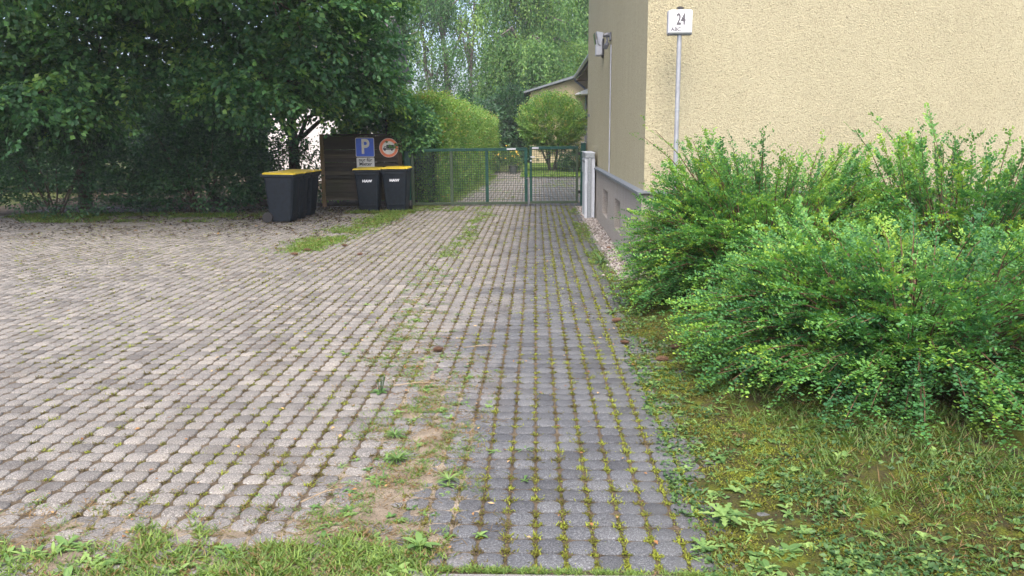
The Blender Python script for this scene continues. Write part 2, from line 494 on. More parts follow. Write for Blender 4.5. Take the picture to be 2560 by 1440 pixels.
# ================================================================== SETTING
def sheet(name, x0, x1, y0, y1, z, mat, parent=None):
    me = bpy.data.meshes.new(name)
    me.from_pydata([(x0, y0, z), (x1, y0, z), (x1, y1, z), (x0, y1, z)], [], [(0, 1, 2, 3)])
    return link_mesh(name, me, mat, parent)

tag(sheet('ground', -140, 140, -60, 160, -.05, M['earth']), 'dark earth under everything', kind='structure')
drive = thing('driveway', 'grey octagonal concrete paver driveway leading to the gate', None)
tag(drive, 'grey octagonal concrete paver driveway leading to the gate', kind='structure')
sheet('joint_sand', -13, 3.4, 2.70, 37, -.011, M['sand'], drive)

# paver prototype (12 corners: octagon with eased chamfers, rounded top edge)
HX, HY, CX, CYc = .0534, .0566, .033, .034
def outline(hx, hy, cx, cy):
    k = .30
    pts = []
    for sx, sy in ((1, -1), (1, 1), (-1, 1), (-1, -1)):
        a = (sx * (hx - cx), sy * hy); b = (sx * hx, sy * (hy - cy))
        m = (sx * (hx - cx * k), sy * (hy - cy * k))
        tri = [a, m, b] if sx * sy < 0 else [b, m, a]
        pts += tri
    return np.array(pts)
def paver_arrays():
    top = outline(HX - .007, HY - .007, CX * .95, CYc * .95)
    sh = outline(HX - .0015, HY - .0015, CX, CYc)
    bot = outline(HX, HY, CX, CYc)
    V = np.concatenate([np.c_[bot, np.full(12, -.012)], np.c_[sh, np.full(12, -.0035)], np.c_[top, np.full(12, .0)]])
    q = []
    for k in range(2):
        for i in range(12):
            j = (i + 1) % 12
            q.append((k * 12 + i, k * 12 + j, (k + 1) * 12 + j, (k + 1) * 12 + i))
    return V, np.array(q), np.array([[24 + i for i in range(12)]])
PV, PQ, PC = paver_arrays()

ci, cj = np.meshgrid(np.arange(-96, 9), np.arange(0, 284), indexing='ij')
ci, cj = ci.ravel(), cj.ravel()
px = (ci + .5) * PW
py = PY0 + (cj + .5) * PW - SKEW * px
keep = (px > -11.3) & (py < 36.2) & ~((py > 19.0) & (px < -2.0)) & (px < 1.02) | ((px < 1.02) & (py < 19) & (px > -11.3))
keep &= (np.abs(px + .045 * py * 0 + .6) / py < .70)
ex_i, ex_j = np.meshgrid(np.arange(9, 21), np.arange(140, 284), indexing='ij')
ex, ey = (ex_i.ravel() + .5) * PW, PY0 + (ex_j.ravel() + .5) * PW - SKEW * (ex_i.ravel() + .5) * PW
px, py = np.concatenate([px[keep], ex[ey > 19.3]]), np.concatenate([py[keep], ey[ey > 19.3]])
pz = -.0015 - .006 * hash2(px * 13, py * 7, 3) ** 2 + .009 * (fbm(px * 1.2, py * 1.2, 9) - .5)
tx = (hash2(px * 31, py * 17, 5) - .5) * .075
ty = (hash2(px * 11, py * 29, 6) - .5) * .075
ang = (hash2(px * 5, py * 3, 8) - .5) * .07
seen = (px > -1.95 - (py - 2.85) * .62) & (px < .80)
order = np.argsort(np.where(seen, py, 1e3))
near = order[:298]; rest = np.setdiff1d(np.arange(len(px)), near)
pme = None
for i in near:
    if pme is None:
        o = np_mesh('paver', PV, [PQ, PC], M['paver'], drive)
        pme = o.data
    else:
        o = link_mesh('paver', pme, None, drive)
    o.location = (px[i], py[i], pz[i])
    o.rotation_euler = (tx[i], ty[i], ang[i])
def field(sel, V, Q, Cp):
    n = len(sel)
    ca, sa = np.cos(ang[sel])[:, None], np.sin(ang[sel])[:, None]
    VX = V[None, :, 0] * ca - V[None, :, 1] * sa + px[sel][:, None]
    VY = V[None, :, 0] * sa + V[None, :, 1] * ca + py[sel][:, None]
    VZ = V[None, :, 2] + pz[sel][:, None] + V[None, :, 1] * tx[sel][:, None] - V[None, :, 0] * ty[sel][:, None]
    return np.stack([VX, VY, VZ], -1).reshape(-1, 3), Q, Cp, len(V), n
def octo(hx, hy, cx, cy):
    return np.array([(hx - cx, -hy), (hx, -hy + cy), (hx, hy - cy), (hx - cx, hy), (-hx + cx, hy), (-hx, hy - cy), (-hx, -hy + cy), (-hx + cx, -hy)])
V8 = np.concatenate([np.c_[octo(HX, HY, CX * .8, CYc * .8), np.full(8, -.012)], np.c_[octo(HX - .006, HY - .006, CX * .8, CYc * .8), np.zeros(8)]])
Q8 = np.array([(i, (i + 1) % 8, 8 + (i + 1) % 8, 8 + i) for i in range(8)])
C8 = np.array([[8 + i for i in range(8)]])
nr_, fr_ = rest[py[rest] < 9.0], rest[py[rest] >= 9.0]
va, qa, ca_, ka, na = field(nr_, PV, PQ, PC)
vb, qb, cb_, kb_, nb_ = field(fr_, V8, Q8, C8)
oa = (np.arange(na) * ka)[:, None, None]
ob = (np.arange(nb_) * kb_)[:, None, None] + len(va)
tag(np_mesh('paver_field', np.concatenate([va, vb]), [np.concatenate([(qa[None] + oa).reshape(-1, 4), (qb[None] + ob).reshape(-1, 4)]), (ca_[None] + oa).reshape(-1, 12), (cb_[None] + ob).reshape(-1, 8)], M['paver'], drive), kind='stuff')

# kerb of the public footpath at the viewer's feet
kb = thing('kerb', '', None)
tag(kb, kind='structure')
x = -3.2
while x < 2.6:
    w = .94
    y1 = 2.80 - SKEW * (x + w / 2)
    MB().box(x, x + w - .012, y1 - .30, y1, -.05, .001, .008).build('kerb_stone', M['kerb'], kb)
    x += w
tag(sheet('pavement', -14, 10, -3, 2.42, -.012, M['kerb']), kind='structure')

# ragged dust and sand over the left of the drive
def hsheet(name, x0, x1, y0, y1, step, hf, mat):
    nx, ny = int((x1 - x0) / step) + 1, int((y1 - y0) / step) + 1
    X, Y = np.meshgrid(np.linspace(x0, x1, nx), np.linspace(y0, y1, ny))
    Z = hf(X, Y)
    i = np.arange(ny - 1)[:, None] * nx + np.arange(nx - 1)[None]
    q = np.stack([i, i + 1, i + 1 + nx, i + nx], -1).reshape(-1, 4)
    return np_mesh(name, np.stack([X, Y, Z], -1).reshape(-1, 3), [q], mat, None, None, True)

def strip_x(Y):
    return np.interp(Y, [2.7, 3.2, 4.1, 5., 6., 8., 10., 13., 17., 19.], [-.75, -.72, -.55, -.72, -.95, -1.2, -1.2, -1.15, -1.12, -1.1])
def dirt_mask(X, Y):
    corner = np.clip((3.55 - Y) / .6, 0, 1) * np.clip((-.36 - X - .10 * np.sin(Y * 9)) / .22, 0, 1)
    s = np.exp(-((X - strip_x(Y)) / np.interp(Y, [2.7, 4, 6, 9, 19], [.5, .40, .30, .16, .12])) ** 2) * np.interp(Y, [2.7, 4, 5.2, 6.5, 8, 9.5, 19], [1, .95, .75, .45, .7, .25, .45])
    return np.clip(np.maximum(corner, s), 0, 1)
def dirt_h(X, Y):
    m = dirt_mask(X, Y)
    return -.0235 + .036 * m * (.15 + 1.0 * fbm(X * 7, Y * 7, 21)) + .006 * (fbm(X * 22, Y * 22, 4) - .5)
tag(hsheet('sandy_dirt', -4.2, .1, 2.62, 10.5, .028, dirt_h, M['dirt']), 'dry dusty sand lying over the pavers on the left', kind='structure')

# mossy verge on the right
def verge_edge(Y):
    return np.interp(Y, [2.6, 3.6, 6, 9, 10], [.66, .66, .70, .80, .95])
def verge_h(X, Y):
    d = X - verge_edge(Y)
    return -.022 + .034 * np.clip(d / .50 + .42, 0, 1.0) * (.10 + 1.35 * fbm(X * 7, Y * 7, 33)) + .010 * (fbm(X * 18, Y * 18, 14) - .5) + .03 * np.clip((d - .3) / .6, 0, 1)
tag(hsheet('mossy_verge', .30, 9.0, 2.50, 9.2, .042, verge_h, M['moss_soil']), 'mossy earth verge under the bushes', kind='structure')

# ================================================================== HOUSE ON THE RIGHT
WX, WY = 1.20, 9.06       # upper wall faces
house = thing('cream_house', 'cream rendered house wall corner with grey plinth beside the driveway', 'house', (WX, WY, 0))
def hpart(mb, name, mat, **k):
    o = mb.build(name, mat, house, **k)
    o.matrix_parent_inverse = Matrix.Translation((-WX, -WY, 0))
    return o
hpart(MB().box(WX, 12, WY + .004, WY + .36, 1.0, 6.2), 'front_wall', M['wall_front'])
hpart(MB().box(WX - .003, WX + .36, WY, 19.1, 1.0, 6.2), 'side_wall', M['wall_side'])
hpart(MB().box(WX + .36, 12, 18.8, 19.09, 0, 6.2), 'rear_wall', M['wall_side'])
# plinth pieces around two basement window niches
PXf = 1.17
niches = [(13.25, 14.25, .26, .70), (11.3, 12.05, .26, .70)]
pl = MB()
ys = 19.07
for (a, b_, z0, z1) in niches:
    pl.box(PXf, WX + .36, b_, ys, -.05, .985)
    pl.box(PXf, WX + .36, a, b_, -.05, z0)
    pl.box(PXf, WX + .36, a, b_, z1, .985)
    ys = a
pl.box(PXf, WX + .36, WY - .03, ys, -.05, .985)
pl.box(WX + .36, 12, WY - .03, WY + .34, -.05, .985)
hpart(pl, 'plinth', M['plinth'])
for (a, b_, z0, z1) in niches:
    hpart(MB().box(PXf + .17, PXf + .20, a, b_, z0, z1), 'basement_window', M['dark_void'])
lg = MB()
lg.add([(PXf - .045, WY - .07, .992), (WX + .01, WY - .07, 1.008), (WX + .01, 19.1, 1.008), (PXf - .045, 19.1, .992),
        (PXf - .045, WY - .07, .962), (WX + .01, WY - .07, .984), (WX + .01, 19.1, .984), (PXf - .045, 19.1, .962)],
       [(0, 1, 2, 3), (7, 6, 5, 4), (0, 3, 7, 4), (1, 0, 4, 5), (2, 1, 5, 6), (3, 2, 6, 7)])
hpart(lg, 'ledge', M['ledge'])
hpart(MB().box(WX, 12, WY - .075, WY + .003, .978, 1.004), 'ledge', M['ledge'])
hpart(MB().box(WX - .5, 12.5, WY - .5, 19.6, 6.2, 6.4), 'roof', M['roof'])
# conduit down the side wall
hpart(MB().tube([(WX - .014, 13.25, 3.0), (WX - .014, 13.24, 2.0), (WX - .014, 13.25, 1.01)], .010, 6), 'conduit', M['pale_grey'])
hpart(MB().tube([(WX - .02, 18.35, 2.0), (WX - .02, 18.35, 2.06)], .03, 6), 'wall_socket', M['mid_grey'])

# alarm box and floodlight
ab = thing('alarm_box', 'pale grey box fixed high on the side wall below the floodlight', 'box', (WX, 14.72, 2.97))
MB().box(-.145, -.03, -.02, .20, 0, .275, .015).build('cover', M['pale_grey'], ab)
MB().box(-.030, -.002, -.035, .215, -.02, .285).build('shadow_gap', M['black'], ab)  # black slab drawn for the shadowed gap between cover and wall
fl = thing('floodlight', 'grey floodlight with motion sensor on a bracket on the side wall', 'light', (WX, 13.35, 3.05))
b = MB()
b.add([(-.24, -.02, .16), (-.13, -.06, .14), (-.13, .12, .14), (-.24, .16, .16), (-.205, .0, -.03), (-.165, -.02, -.05), (-.165, .09, -.05), (-.205, .11, -.03)],
      [(0, 1, 2, 3), (7, 6, 5, 4), (0, 4, 5, 1), (1, 5, 6, 2), (2, 6, 7, 3), (3, 7, 4, 0)])
b.build('lamp_head', M['pale_grey'], fl)
MB().box(-.255, -.24, -.03, .17, .0, .17).build('lamp_glass', M['glass'], fl).rotation_euler = (0, R(-8), 0)
MB().tube([(-.13, .03, .10), (-.06, .03, .115), (-.002, .03, .10)], [.03, .035, .03], 8).build('bracket', M['mid_grey'], fl)
MB().box(-.03, -.003, -.03, .09, .02, .15, .006).build('mount_plate', M['mid_grey'], fl)
MB().tube([(-.075, .02, .09), (-.062, .02, .03), (-.075, .0, -.02)], [.017, .014, .02], 8).build('sensor_arm', M['mid_grey'], fl)
MB().tube([(-.06, .03, -.02), (-.10, -.06, -.085)], [.03, .04], 10).build('motion_sensor', M['mid_grey'], fl)

# number sign on its pole
ns = thing('house_number_sign', 'white illuminated number box 24 ABC on grey pole by cream wall', 'sign', (1.472, 8.68, 0))
MB().tube([(0, 0, -.05), (0, 0, 1.35), (0, 0, 2.63)], .024, 16).build('pole', M['pole'], ns, True)
MB().tube([(0, 0, 1.86), (0, 0, 1.875)], .0255, 16).build('pole_joint', M['galv'], ns)
MB().box(-.118, .118, -.055, .055, 2.622, 2.852, .012).build('sign_box', M['sign_white'], ns)
MB().box(-.121, .121, -.035, .057, 2.610, 2.630, .004).build('bottom_rim', M['mid_grey'], ns)
MB().box(-.1235, -.117, -.03, .056, 2.628, 2.848).build('side_rim', M['pale_grey'], ns)
MB().tube([(0, 0, 2.85), (0, 0, 2.868)], .022, 12).build('neck', M['pole'], ns)
MB().tube([(0, 0, 2.866), (0, 0, 2.872), (0, 0, 2.884), (0, 0, 2.892)], [.022, .042, .032, .012], 16).build('cap', M['black'], ns, True)
lettering('number', '24', .152, (.002, -.0565, 2.755), M['sign_text'], ns, .60, .005)
lettering('letters', 'ABC', .053, (-.098, -.0565, 2.661), M['sign_text'], ns, 1.0, .0012, 'LEFT')

# ================================================================== LETTERBOX STAND
lb = thing('letterbox_stand', 'white letterbox stand on galvanised posts beside the house wall', 'letterbox', (.955, 15.80, 0))
MB().box(.012, .165, .04, 1.08, .0, 1.17).build('housing', M['white_metal'], lb)
MB().box(.0, .185, -.012, 1.13, 1.17, 1.268, .006).build('top_box', M['galv'], lb)
MB().box(-.01, .195, .0, 1.14, 1.268, 1.281, .004).build('lid', M['white_metal'], lb)
for y in (-.022, 1.082):
    MB().box(.052, .116, y, y + .058, -.03, 1.168, .004).build('post', M['galv'], lb)
MB().box(-.004, .047, .0, .036, -.02, 1.168, .003).build('edge_panel', M['white_metal'], lb)
MB().box(.120, .188, .0, .036, -.02, 1.168, .003).build('edge_panel', M['white_metal'], lb)
for k in range(3):
    y = .06 + k * .34
    d = MB().box(.0, .0105, y, y + .32, .90, 1.15, .003).build('letterbox_door', M['pale_grey'], lb)
    MB().box(-.004, -.0005, y + .03, y + .29, 1.08, 1.115).build('slot', M['mid_grey'], d)
MB().box(.0, .0105, .045, 1.08, .875, .893).build('rail', M['white_metal'], lb)

# ================================================================== PEBBLE STRIP
ps = tag(sheet('pebble_bed', .925, 1.168, 9.0, 18.8, -.018, M['sand']), kind='structure')
edge = thing('edging', '', None); tag(edge, kind='structure')
yy = 9.2
while yy < 18.4:
    MB().box(.905, .940, yy, yy + .49, -.05, .008 + random.uniform(-.004, .006), .004).build('edging_stone', M['kerb'], edge)
    yy += .5
ico = None
def ico_arrays():
    import bmesh
    bm = bmesh.new(); bmesh.ops.create_icosphere(bm, subdivisions=1, radius=1.)
    v = np.array([x.co[:] for x in bm.verts]); f = np.array([[q.index for q in p.verts] for p in bm.faces]); bm.free()
    return v, f
IV, IF = ico_arrays()
def pebbles(name, X, Y, Z, S, mat, parent):
    n = len(X)
    sc = S[:, None, None] * rng.uniform(.6, 1.25, (n, 1, 3)) * np.array([1, 1, .7])
    jit = 1 + rng.normal(0, .10, (n, len(IV), 1))
    a = rng.uniform(0, 6.28, n)[:, None]
    v = IV[None] * sc * jit
    v = np.stack([v[..., 0] * np.cos(a) - v[..., 1] * np.sin(a), v[..., 0] * np.sin(a) + v[..., 1] * np.cos(a), v[..., 2]], -1)
    v += np.stack([X, Y, Z], -1)[:, None]
    f = (IF[None] + (np.arange(n) * len(IV))[:, None, None]).reshape(-1, 3)
    return np_mesh(name, v.reshape(-1, 3), [f], mat, parent, np.repeat(rng.random(n), len(IF)), True)
m, nt, bs = new_mat('mixed_pebbles')
a_ = nd(nt, 'ShaderNodeAttribute', attribute_name='tone')
r_ = ramp(nt, [(0, (.08, .065, .055)), (.35, (.18, .155, .135)), (.7, (.27, .245, .22)), (1, (.36, .34, .32))]); nt.links.new(a_.outputs['Fac'], r_.inputs[0])
nt.links.new(r_.outputs[0], bs.inputs['Base Color']); bs.inputs['Roughness'].default_value = .8
M['pebbles'] = m
N = 4200
PY_ = rng.uniform(9.0, 18.6, N); PX_ = rng.uniform(.945, 1.165, N)
PX_ += np.where(rng.random(N) < .06, rng.normal(-.05, .05, N), 0)
tag(pebbles('pebbles', PX_, PY_, rng.uniform(-.005, .022, N), rng.uniform(.010, .024, N), M['pebbles'], None), 'pale loose pebbles between the driveway and the plinth', kind='stuff')

# ================================================================== GATE
GY = 18.9
TILT = -.006
def gate_leaf(name, label, x0, x1, z0, z1, uprights, mats, th=.072):
    g = thing(name, label, 'gate', (x0, GY, z0))
    g.rotation_euler = (0, TILT, 0)
    w, h = x1 - x0, z1 - z0
    MB().box(0, w, -.03, .03, h - .068, h, .004).build('top_rail', mats[0], g)
    MB().box(0, w, -.03, .03, 0, .058, .004).build('bottom_rail', mats[1], g)
    ups = [0] + uprights + [w - th]
    for i, u in enumerate(ups):
        MB().box(u, u + th, -.028, .028, .058, h - .068, .003).build('upright', mats[2 + min(i, len(mats) - 3)], g)
    for a, b in zip(ups[:-1], ups[1:]):
        mb = MB()
        xa, xb = a + th, b
        k = max(1, round((xb - xa) / .052))
        for i in range(1, k):
            xx = xa + (xb - xa) * i / k
            mb.box(xx - .0040, xx + .0040, -.0065, .0012, .055, h - .065)
        k2 = round((h - .126) / .052)
        for j in range(1, k2):
            zz = .058 + (h - .126) * j / k2
            mb.box(xa - .004, xb + .004, .0016, .0090, zz - .0040, zz + .0040)
        mb.build('mesh_panel', M['wire'], g)
    return g
GP, OP = M['green_paint'], M['olive_paint']
g1 = gate_leaf('driveway_gate', 'wide green mesh gate leaf with two inner uprights, next to the hedge', -2.872, -.178, .022, 1.314, [.90, 1.72], [GP, OP, OP, OP, GP, GP])
g2 = gate_leaf('driveway_gate', 'narrow green mesh gate leaf with a lock, nearest the house wall', -.130, .988, .048, 1.350, [], [GP, OP, GP, OP], .058)
MB().box(2.22, 2.43, -.036, -.031, 1.245, 1.285).build('name_plate', M['pale_grey'], g1)
MB().box(.06, .21, -.036, -.031, 1.252, 1.292).build('name_plate', M['pale_grey'], g2)
MB().tube([(2.705, -.045, .60), (2.705, -.045, -.05)], .012, 8).build('drop_bolt', M['mid_grey'], g1)
MB().tube([(2.705, -.045, .58), (2.67, -.05, .60), (2.655, -.05, .57)], .010, 6).build('bolt_handle', M['mid_grey'], g1)
lk = MB().box(.004, .054, -.050, -.029, .95, 1.12, .004).build('lock', GP, g2)
MB().tube([(.03, -.05, 1.07), (.03, -.085, 1.07), (.12, -.085, 1.07)], .012, 8).build('lever', M['white_metal'], lk)
MB().tube([(.03, -.062, .985), (.03, -.05, .985)], .018, 12).build('key_hole', M['white_metal'], lk)
for z in (.22, 1.10):
    MB().box(1.118, 1.165, -.016, .016, z, z + .07, .004).build('hinge', M['black'], g2)
gp = thing('gate_post', 'square green gate post between the narrow leaf and the house', 'gate post', (1.091, GY, 0))
MB().box(-.055, .055, -.055, .055, -.1, 1.41, .004).build('shaft', GP, gp)
MB().box(-.058, .058, -.058, .058, 1.41, 1.425, .003).build('cap', GP, gp)
gp = thing('gate_post', 'dark green gate post behind the right bin, beside the wooden fence', 'gate post', (-2.955, GY + .02, 0))
MB().box(-.07, .07, -.055, .055, -.1, 1.37, .004).build('shaft', GP, gp)
MB().box(-.074, .074, -.058, .058, 1.37, 1.385, .003).build('cap', GP, gp)

# ================================================================== WOODEN FENCE AND SIGNS
FY = 18.78
fe = thing('wooden_fence_panel', 'dark weathered wooden screen of overlapping horizontal boards behind the bins', 'fence', (-4.0, FY, 0))
for x in (-.94, .85):
    MB().box(x, x + .09, -.045, .045, -.1, 1.66, .006).build('post', M['fence_post'], fe)
MB().box(-.85, .85, -.04, .04, 1.62, 1.66, .004).build('top_rail', M['fence_dark'], fe)
zb = .16
nb = 15
bh = (1.60 - zb) / nb
for k in range(nb):
    z = zb + k * bh
    bm_ = MB()
    dz = random.uniform(-.004, .004)
    gap = .007 if k in (8, 11) else (-.012 if random.random() < .8 else .004)
    bm_.add([(-.85, -.052, z + dz), (.85, -.052, z), (.85, -.034, z), (-.85, -.034, z + dz),
             (-.85, .012, z + bh - gap), (.85, .012, z + bh - gap), (.85, .030, z + bh - gap), (-.85, .030, z + bh - gap)],
            [(0, 1, 2, 3), (7, 6, 5, 4), (0, 4, 5, 1), (1, 5, 6, 2), (2, 6, 7, 3), (3, 7, 4, 0)])
    bm_.build('board', M['fence_dark'], fe)
def plate(name, poly, y0, y1, mat, parent):
    return MB().prism(poly, y0, y1).build(name, mat, parent)
SY = FY - .060
sg = thing('parking_sign', 'square blue parking sign with white P on the wooden screen', 'sign', (-3.893, SY, 1.36))
plate('plate', rrect(0, 0, .43, .43, .03), -.012, 0, M['retro_white'], sg)
plate('blue_field', rrect(0, 0, .408, .408, .024), -.0145, -.0125, M['blue'], sg)
lettering('letter', 'P', .46, (.005, -.016, .0), M['retro_white'], sg, .82, .012)
MB().box(-.03, .03, 0, .03, -.15, .15).build('bracket', M['galv'], sg)
sg = thing('tenants_plate', 'white plate reading nur für Mieter below the parking sign', 'sign', (-3.890, SY, .965))
plate('plate', rrect(0, 0, .42, .34, .025), -.012, 0, M['black'], sg)
plate('white_field', rrect(0, 0, .408, .328, .02), -.0145, -.0125, M['retro_white'], sg)
lettering('text', 'nur für\nMieter', .112, (0, -.016, .062), M['black'], sg, .98, .0022, line=.82)
MB().box(-.03, .03, 0, .03, -.12, .12).build('bracket', M['galv'], sg)
sg = thing('no_lorries_sign', 'round faded red ring sign with black lorry on the wooden screen', 'sign', (-3.345, SY, 1.345))
plate('plate', circle(0, 0, .217, 40), -.012, 0, M['retro_white'], sg)
ring = MB()
n = 40
ro, ri = .210, .150
vs = [(r * math.cos(2 * math.pi * k / n), y, r * math.sin(2 * math.pi * k / n)) for y in (-.015, -.0125) for r in (ro, ri) for k in range(n)]
fs = []
for k in range(n):
    j = (k + 1) % n
    fs += [(k, j, n + j, n + k), (2 * n + j, 2 * n + k, 3 * n + k, 3 * n + j), (k, 2 * n + k, 2 * n + j, j), (n + j, 3 * n + j, 3 * n + k, n + k)]
ring.add(vs, fs).build('red_ring', M['red_ring'], sg)
tk = MB()
Yt0, Yt1 = -.0150, -.0125
tk.prism([(-.055, -.018), (.118, -.018), (.118, .066), (-.055, .066)], Yt0, Yt1)
tk.prism([(-.128, -.042), (.118, -.042), (.118, -.024), (-.128, -.024)], Yt0, Yt1)
tk.prism([(-.128, -.022), (-.105, -.022), (-.105, -.004), (-.090, .022), (-.068, .022), (-.068, -.022), (-.062, -.022), (-.062, .034), (-.098, .034), (-.120, -.002), (-.128, -.006)][::1], Yt0, Yt1)
tk.prism([(-.128, -.022), (-.062, -.022), (-.062, -.006), (-.128, -.006)], Yt0 - .001, Yt1)
for cx_ in (-.090, .070):
    tk.prism(circle(cx_, -.046, .021, 14), Yt0 - .002, Yt1)
tk.build('lorry', M['black'], sg)
MB().box(-.03, .03, 0, .03, -.15, .15).build('bracket', M['galv'], sg)

# ================================================================== BINS
def make_bin(text=True):
    t = thing('wheelie_bin', '', 'bin')
    b = MB()
    rings = []
    for z, w, y0, y1 in ((.02, .40, -.18, .22), (.10, .41, -.19, .24), (.55, .475, -.245, .27), (.80, .51, -.27, .285), (.86, .515, -.275, .285)):
        r = .045
        pts = []
        for (sx, yy, sy, a0) in ((1, y0, 1, -90), (1, y1, -1, 0), (-1, y1, -1, 90), (-1, y0, 1, 180)):
            for k in range(4):
                a = R(a0 + 30 * k)
                pts.append((sx * (w / 2 - r) + r * math.cos(a), yy + sy * r + r * math.sin(a), z))
        rings.append(pts)
    b.loft(rings)
    body = b.build('body', M['bin'], t, True)
    # recessed foot panel edge and corner ribs
    MB().box(-.17, .17, -.215, -.19, .14, .155).build('panel_rib', M['bin'], t)
    for s in (-1, 1):
        MB().tube([(s * .175, -.186, .10), (s * .20, -.238, .55), (s * .215, -.268, .82)], .014, 6).build('corner_rib', M['bin'], t)
    MB().box(-.285, .285, -.315, .305, .855, .905, .012).build('rim', M['bin'], t)
    MB().box(-.25, .25, -.30, -.272, .80, .856, .006).build('rim_skirt', M['bin'], t)
    lid = MB()
    lid.loft([[(-.280, -.320, .906), (.280, -.320, .906), (.280, .300, .915), (-.280, .300, .915)],
              [(-.278, -.318, .922), (.278, -.318, .922), (.278, .300, .928), (-.278, .300, .928)],
              [(-.240, -.280, .934), (.240, -.280, .934), (.240, .270, .948), (-.240, .270, .948)]])
    lo = lid.build('lid', M['lid'], t)
    MB().box(-.15, .15, -.336, -.319, .909, .926, .004).build('lid_grip', M['lid'], lo)
    for s in (-1, 1):
        MB().box(s * .235 - .02, s * .235 + .02, -.334, -.319, .907, .940, .004).build('lid_lug', M['lid'], lo)
    MB().tube([(-.23, .345, .90), (.23, .345, .90)], .014, 8).build('handle_bar', M['bin'], t)
    for s in (-1, 1):
        MB().box(s * .235 - .012, s * .235 + .012, .285, .36, .875, .925).build('hinge', M['bin'], t)
        wh = MB().tube([(s * .205, .255, .10), (s * .255, .255, .10)], .10, 18).build('wheel', M['rubber'], t)
    MB().tube([(-.21, .255, .10), (.21, .255, .10)], .012, 8).build('axle', M['galv'], t)
    return t
binp = make_bin()
binp.location = (-3.603, 17.62, 0); binp.rotation_euler = (0, 0, R(2.5)); binp.scale = (1.04, 1, 1)
binp['label'] = 'yellow lidded dark bin marked HAW in front of the parking sign'
binp['group'] = 'wheelie bins'
bin2 = copy_tree(binp)
bin2.location = (-3.010, 17.68, 0.012); bin2.rotation_euler = (0, 0, R(-1.5)); bin2.scale = (1.06, 1, 1)
bin2['label'] = 'yellow lidded dark bin marked HAW beside the gate post'
for bn in (binp, bin2):
    lettering('lettering', 'HAW', .074, (.0, -.264, .665), M['sign_white'], bn, 1.08, .0032, rot=(R(90 - 5), 0, 0))
labs = ['yellow lidded dark bin nearest us in the row of three',
        'yellow lidded dark bin in the middle of the row of three',
        'yellow lidded dark bin with two stickers, farthest of the row of three']
for k, (x, y, rz) in enumerate(((-4.84, 15.55, 88), (-4.83, 16.13, 91), (-4.80, 16.72, 87))):
    c = copy_tree(binp)
    for ch in list(c.children):
        if ch.name.startswith('lettering'): bpy.data.objects.remove(ch)
    c.location = (x, y, 0); c.rotation_euler = (0, 0, R(rz)); c.scale = (1, 1, 1)
    c['label'] = labs[k]
    MB().box(.10, .17, -.262, -.258, .63, .69).build('sticker', M['sign_white'], c).rotation_euler = (R(-4), 0, 0)
    if k == 2:
        MB().box(.10, .16, -.272, -.268, .74, .82).build('sticker', M['sign_white'], c).rotation_euler = (R(-4), 0, 0)

# ================================================================== FAR HOUSE, CANOPY
fh = thing('far_house', 'cream house with sloping grey roof edge at the end of the drive', 'house', (2.2, 46, 0))
def fpart(mb, name, mat, par=None, **k):
    o = mb.build(name, mat, par or fh, **k)
    if par is None or par is fh:
        o.matrix_parent_inverse = Matrix.Translation((-2.2, -46, 0))
    return o
b = MB()
b.prism([(-.30, 0), (9, 0), (9, 4.95), (2.17, 4.62), (-.10, 3.97), (-.30, 3.93)], 46, 46.3)
fpart(b, 'gable_wall', M['wall_far'])
fpart(MB().prism([(-.65, 3.95), (-.62, 3.86), (2.30, 4.70), (2.27, 4.82)], 45.6, 55), 'roof_edge', M['roof'])
fpart(MB().add([(2.20, 45.9, 4.78), (2.20, 30, 4.78), (9, 30, 8.4), (9, 45.9, 8.4), (2.20, 45.9, 4.66), (2.20, 30, 4.66), (9, 30, 8.28), (9, 45.9, 8.28)],
      [(0, 1, 2, 3), (7, 6, 5, 4), (0, 4, 5, 1), (1, 5, 6, 2), (2, 6, 7, 3), (3, 7, 4, 0)]), 'roof', M['roof_tile'])
fpart(MB().box(2.24, 3.1, 30, 45.9, 4.50, 4.56), 'soffit', M['soffit'])
fpart(MB().tube([(2.14, 46.0, 4.70), (2.14, 30, 4.70)], .075, 8), 'gutter', M['galv'])
fpart(MB().tube([(2.16, 45.85, 4.66), (2.18, 45.85, 4.50), (2.70, 45.9, 4.12), (2.78, 45.92, 3.9), (2.78, 45.92, 0)], .055, 8), 'downpipe', M['mid_grey'])
fpart(MB().box(3.0, 3.2, 30, 46, 0, 4.55), 'side_wall', M['wall_far'])
wf = fpart(MB().box(2.35, 2.60, 45.93, 46.0, 1.75, 3.15), 'window', M['white_pvc'])
fpart(MB().box(2.40, 2.56, 45.915, 45.93, 1.82, 3.08), 'pane', M['glass'], wf)
wf.children[0].matrix_parent_inverse = Matrix.Translation((0, 0, 0))
cp = MB()
cp.add([(2.18, 44.5, 3.72), (3.4, 44.5, 3.76), (3.4, 46, 3.76), (2.18, 46, 3.72), (2.18, 44.5, 3.78), (3.4, 44.5, 4.25), (3.4, 46, 4.25), (2.18, 46, 3.78)],
       [(0, 1, 2, 3), (7, 6, 5, 4), (0, 4, 5, 1), (1, 5, 6, 2), (2, 6, 7, 3), (3, 7, 4, 0)])
fpart(cp, 'door_canopy', M['white_pvc'])
rl = thing('entrance_railing', 'thin grey metal railing by the far house entrance', 'railing', (2.0, 42, 0))
MB().tube([(.0, 0, 2.0), (1.5, 0, 2.0)], .022, 6).build('handrail', M['galv'], rl)
MB().tube([(.0, 0, 1.2), (1.5, 0, 1.2)], .018, 6).build('lower_rail', M['galv'], rl)
for k in range(11):
    MB().tube([(.05 + k * .14, 0, 0 if k % 5 == 0 else 1.2), (.05 + k * .14, 0, 2.0)], .011, 5).build('baluster', M['galv'], rl)

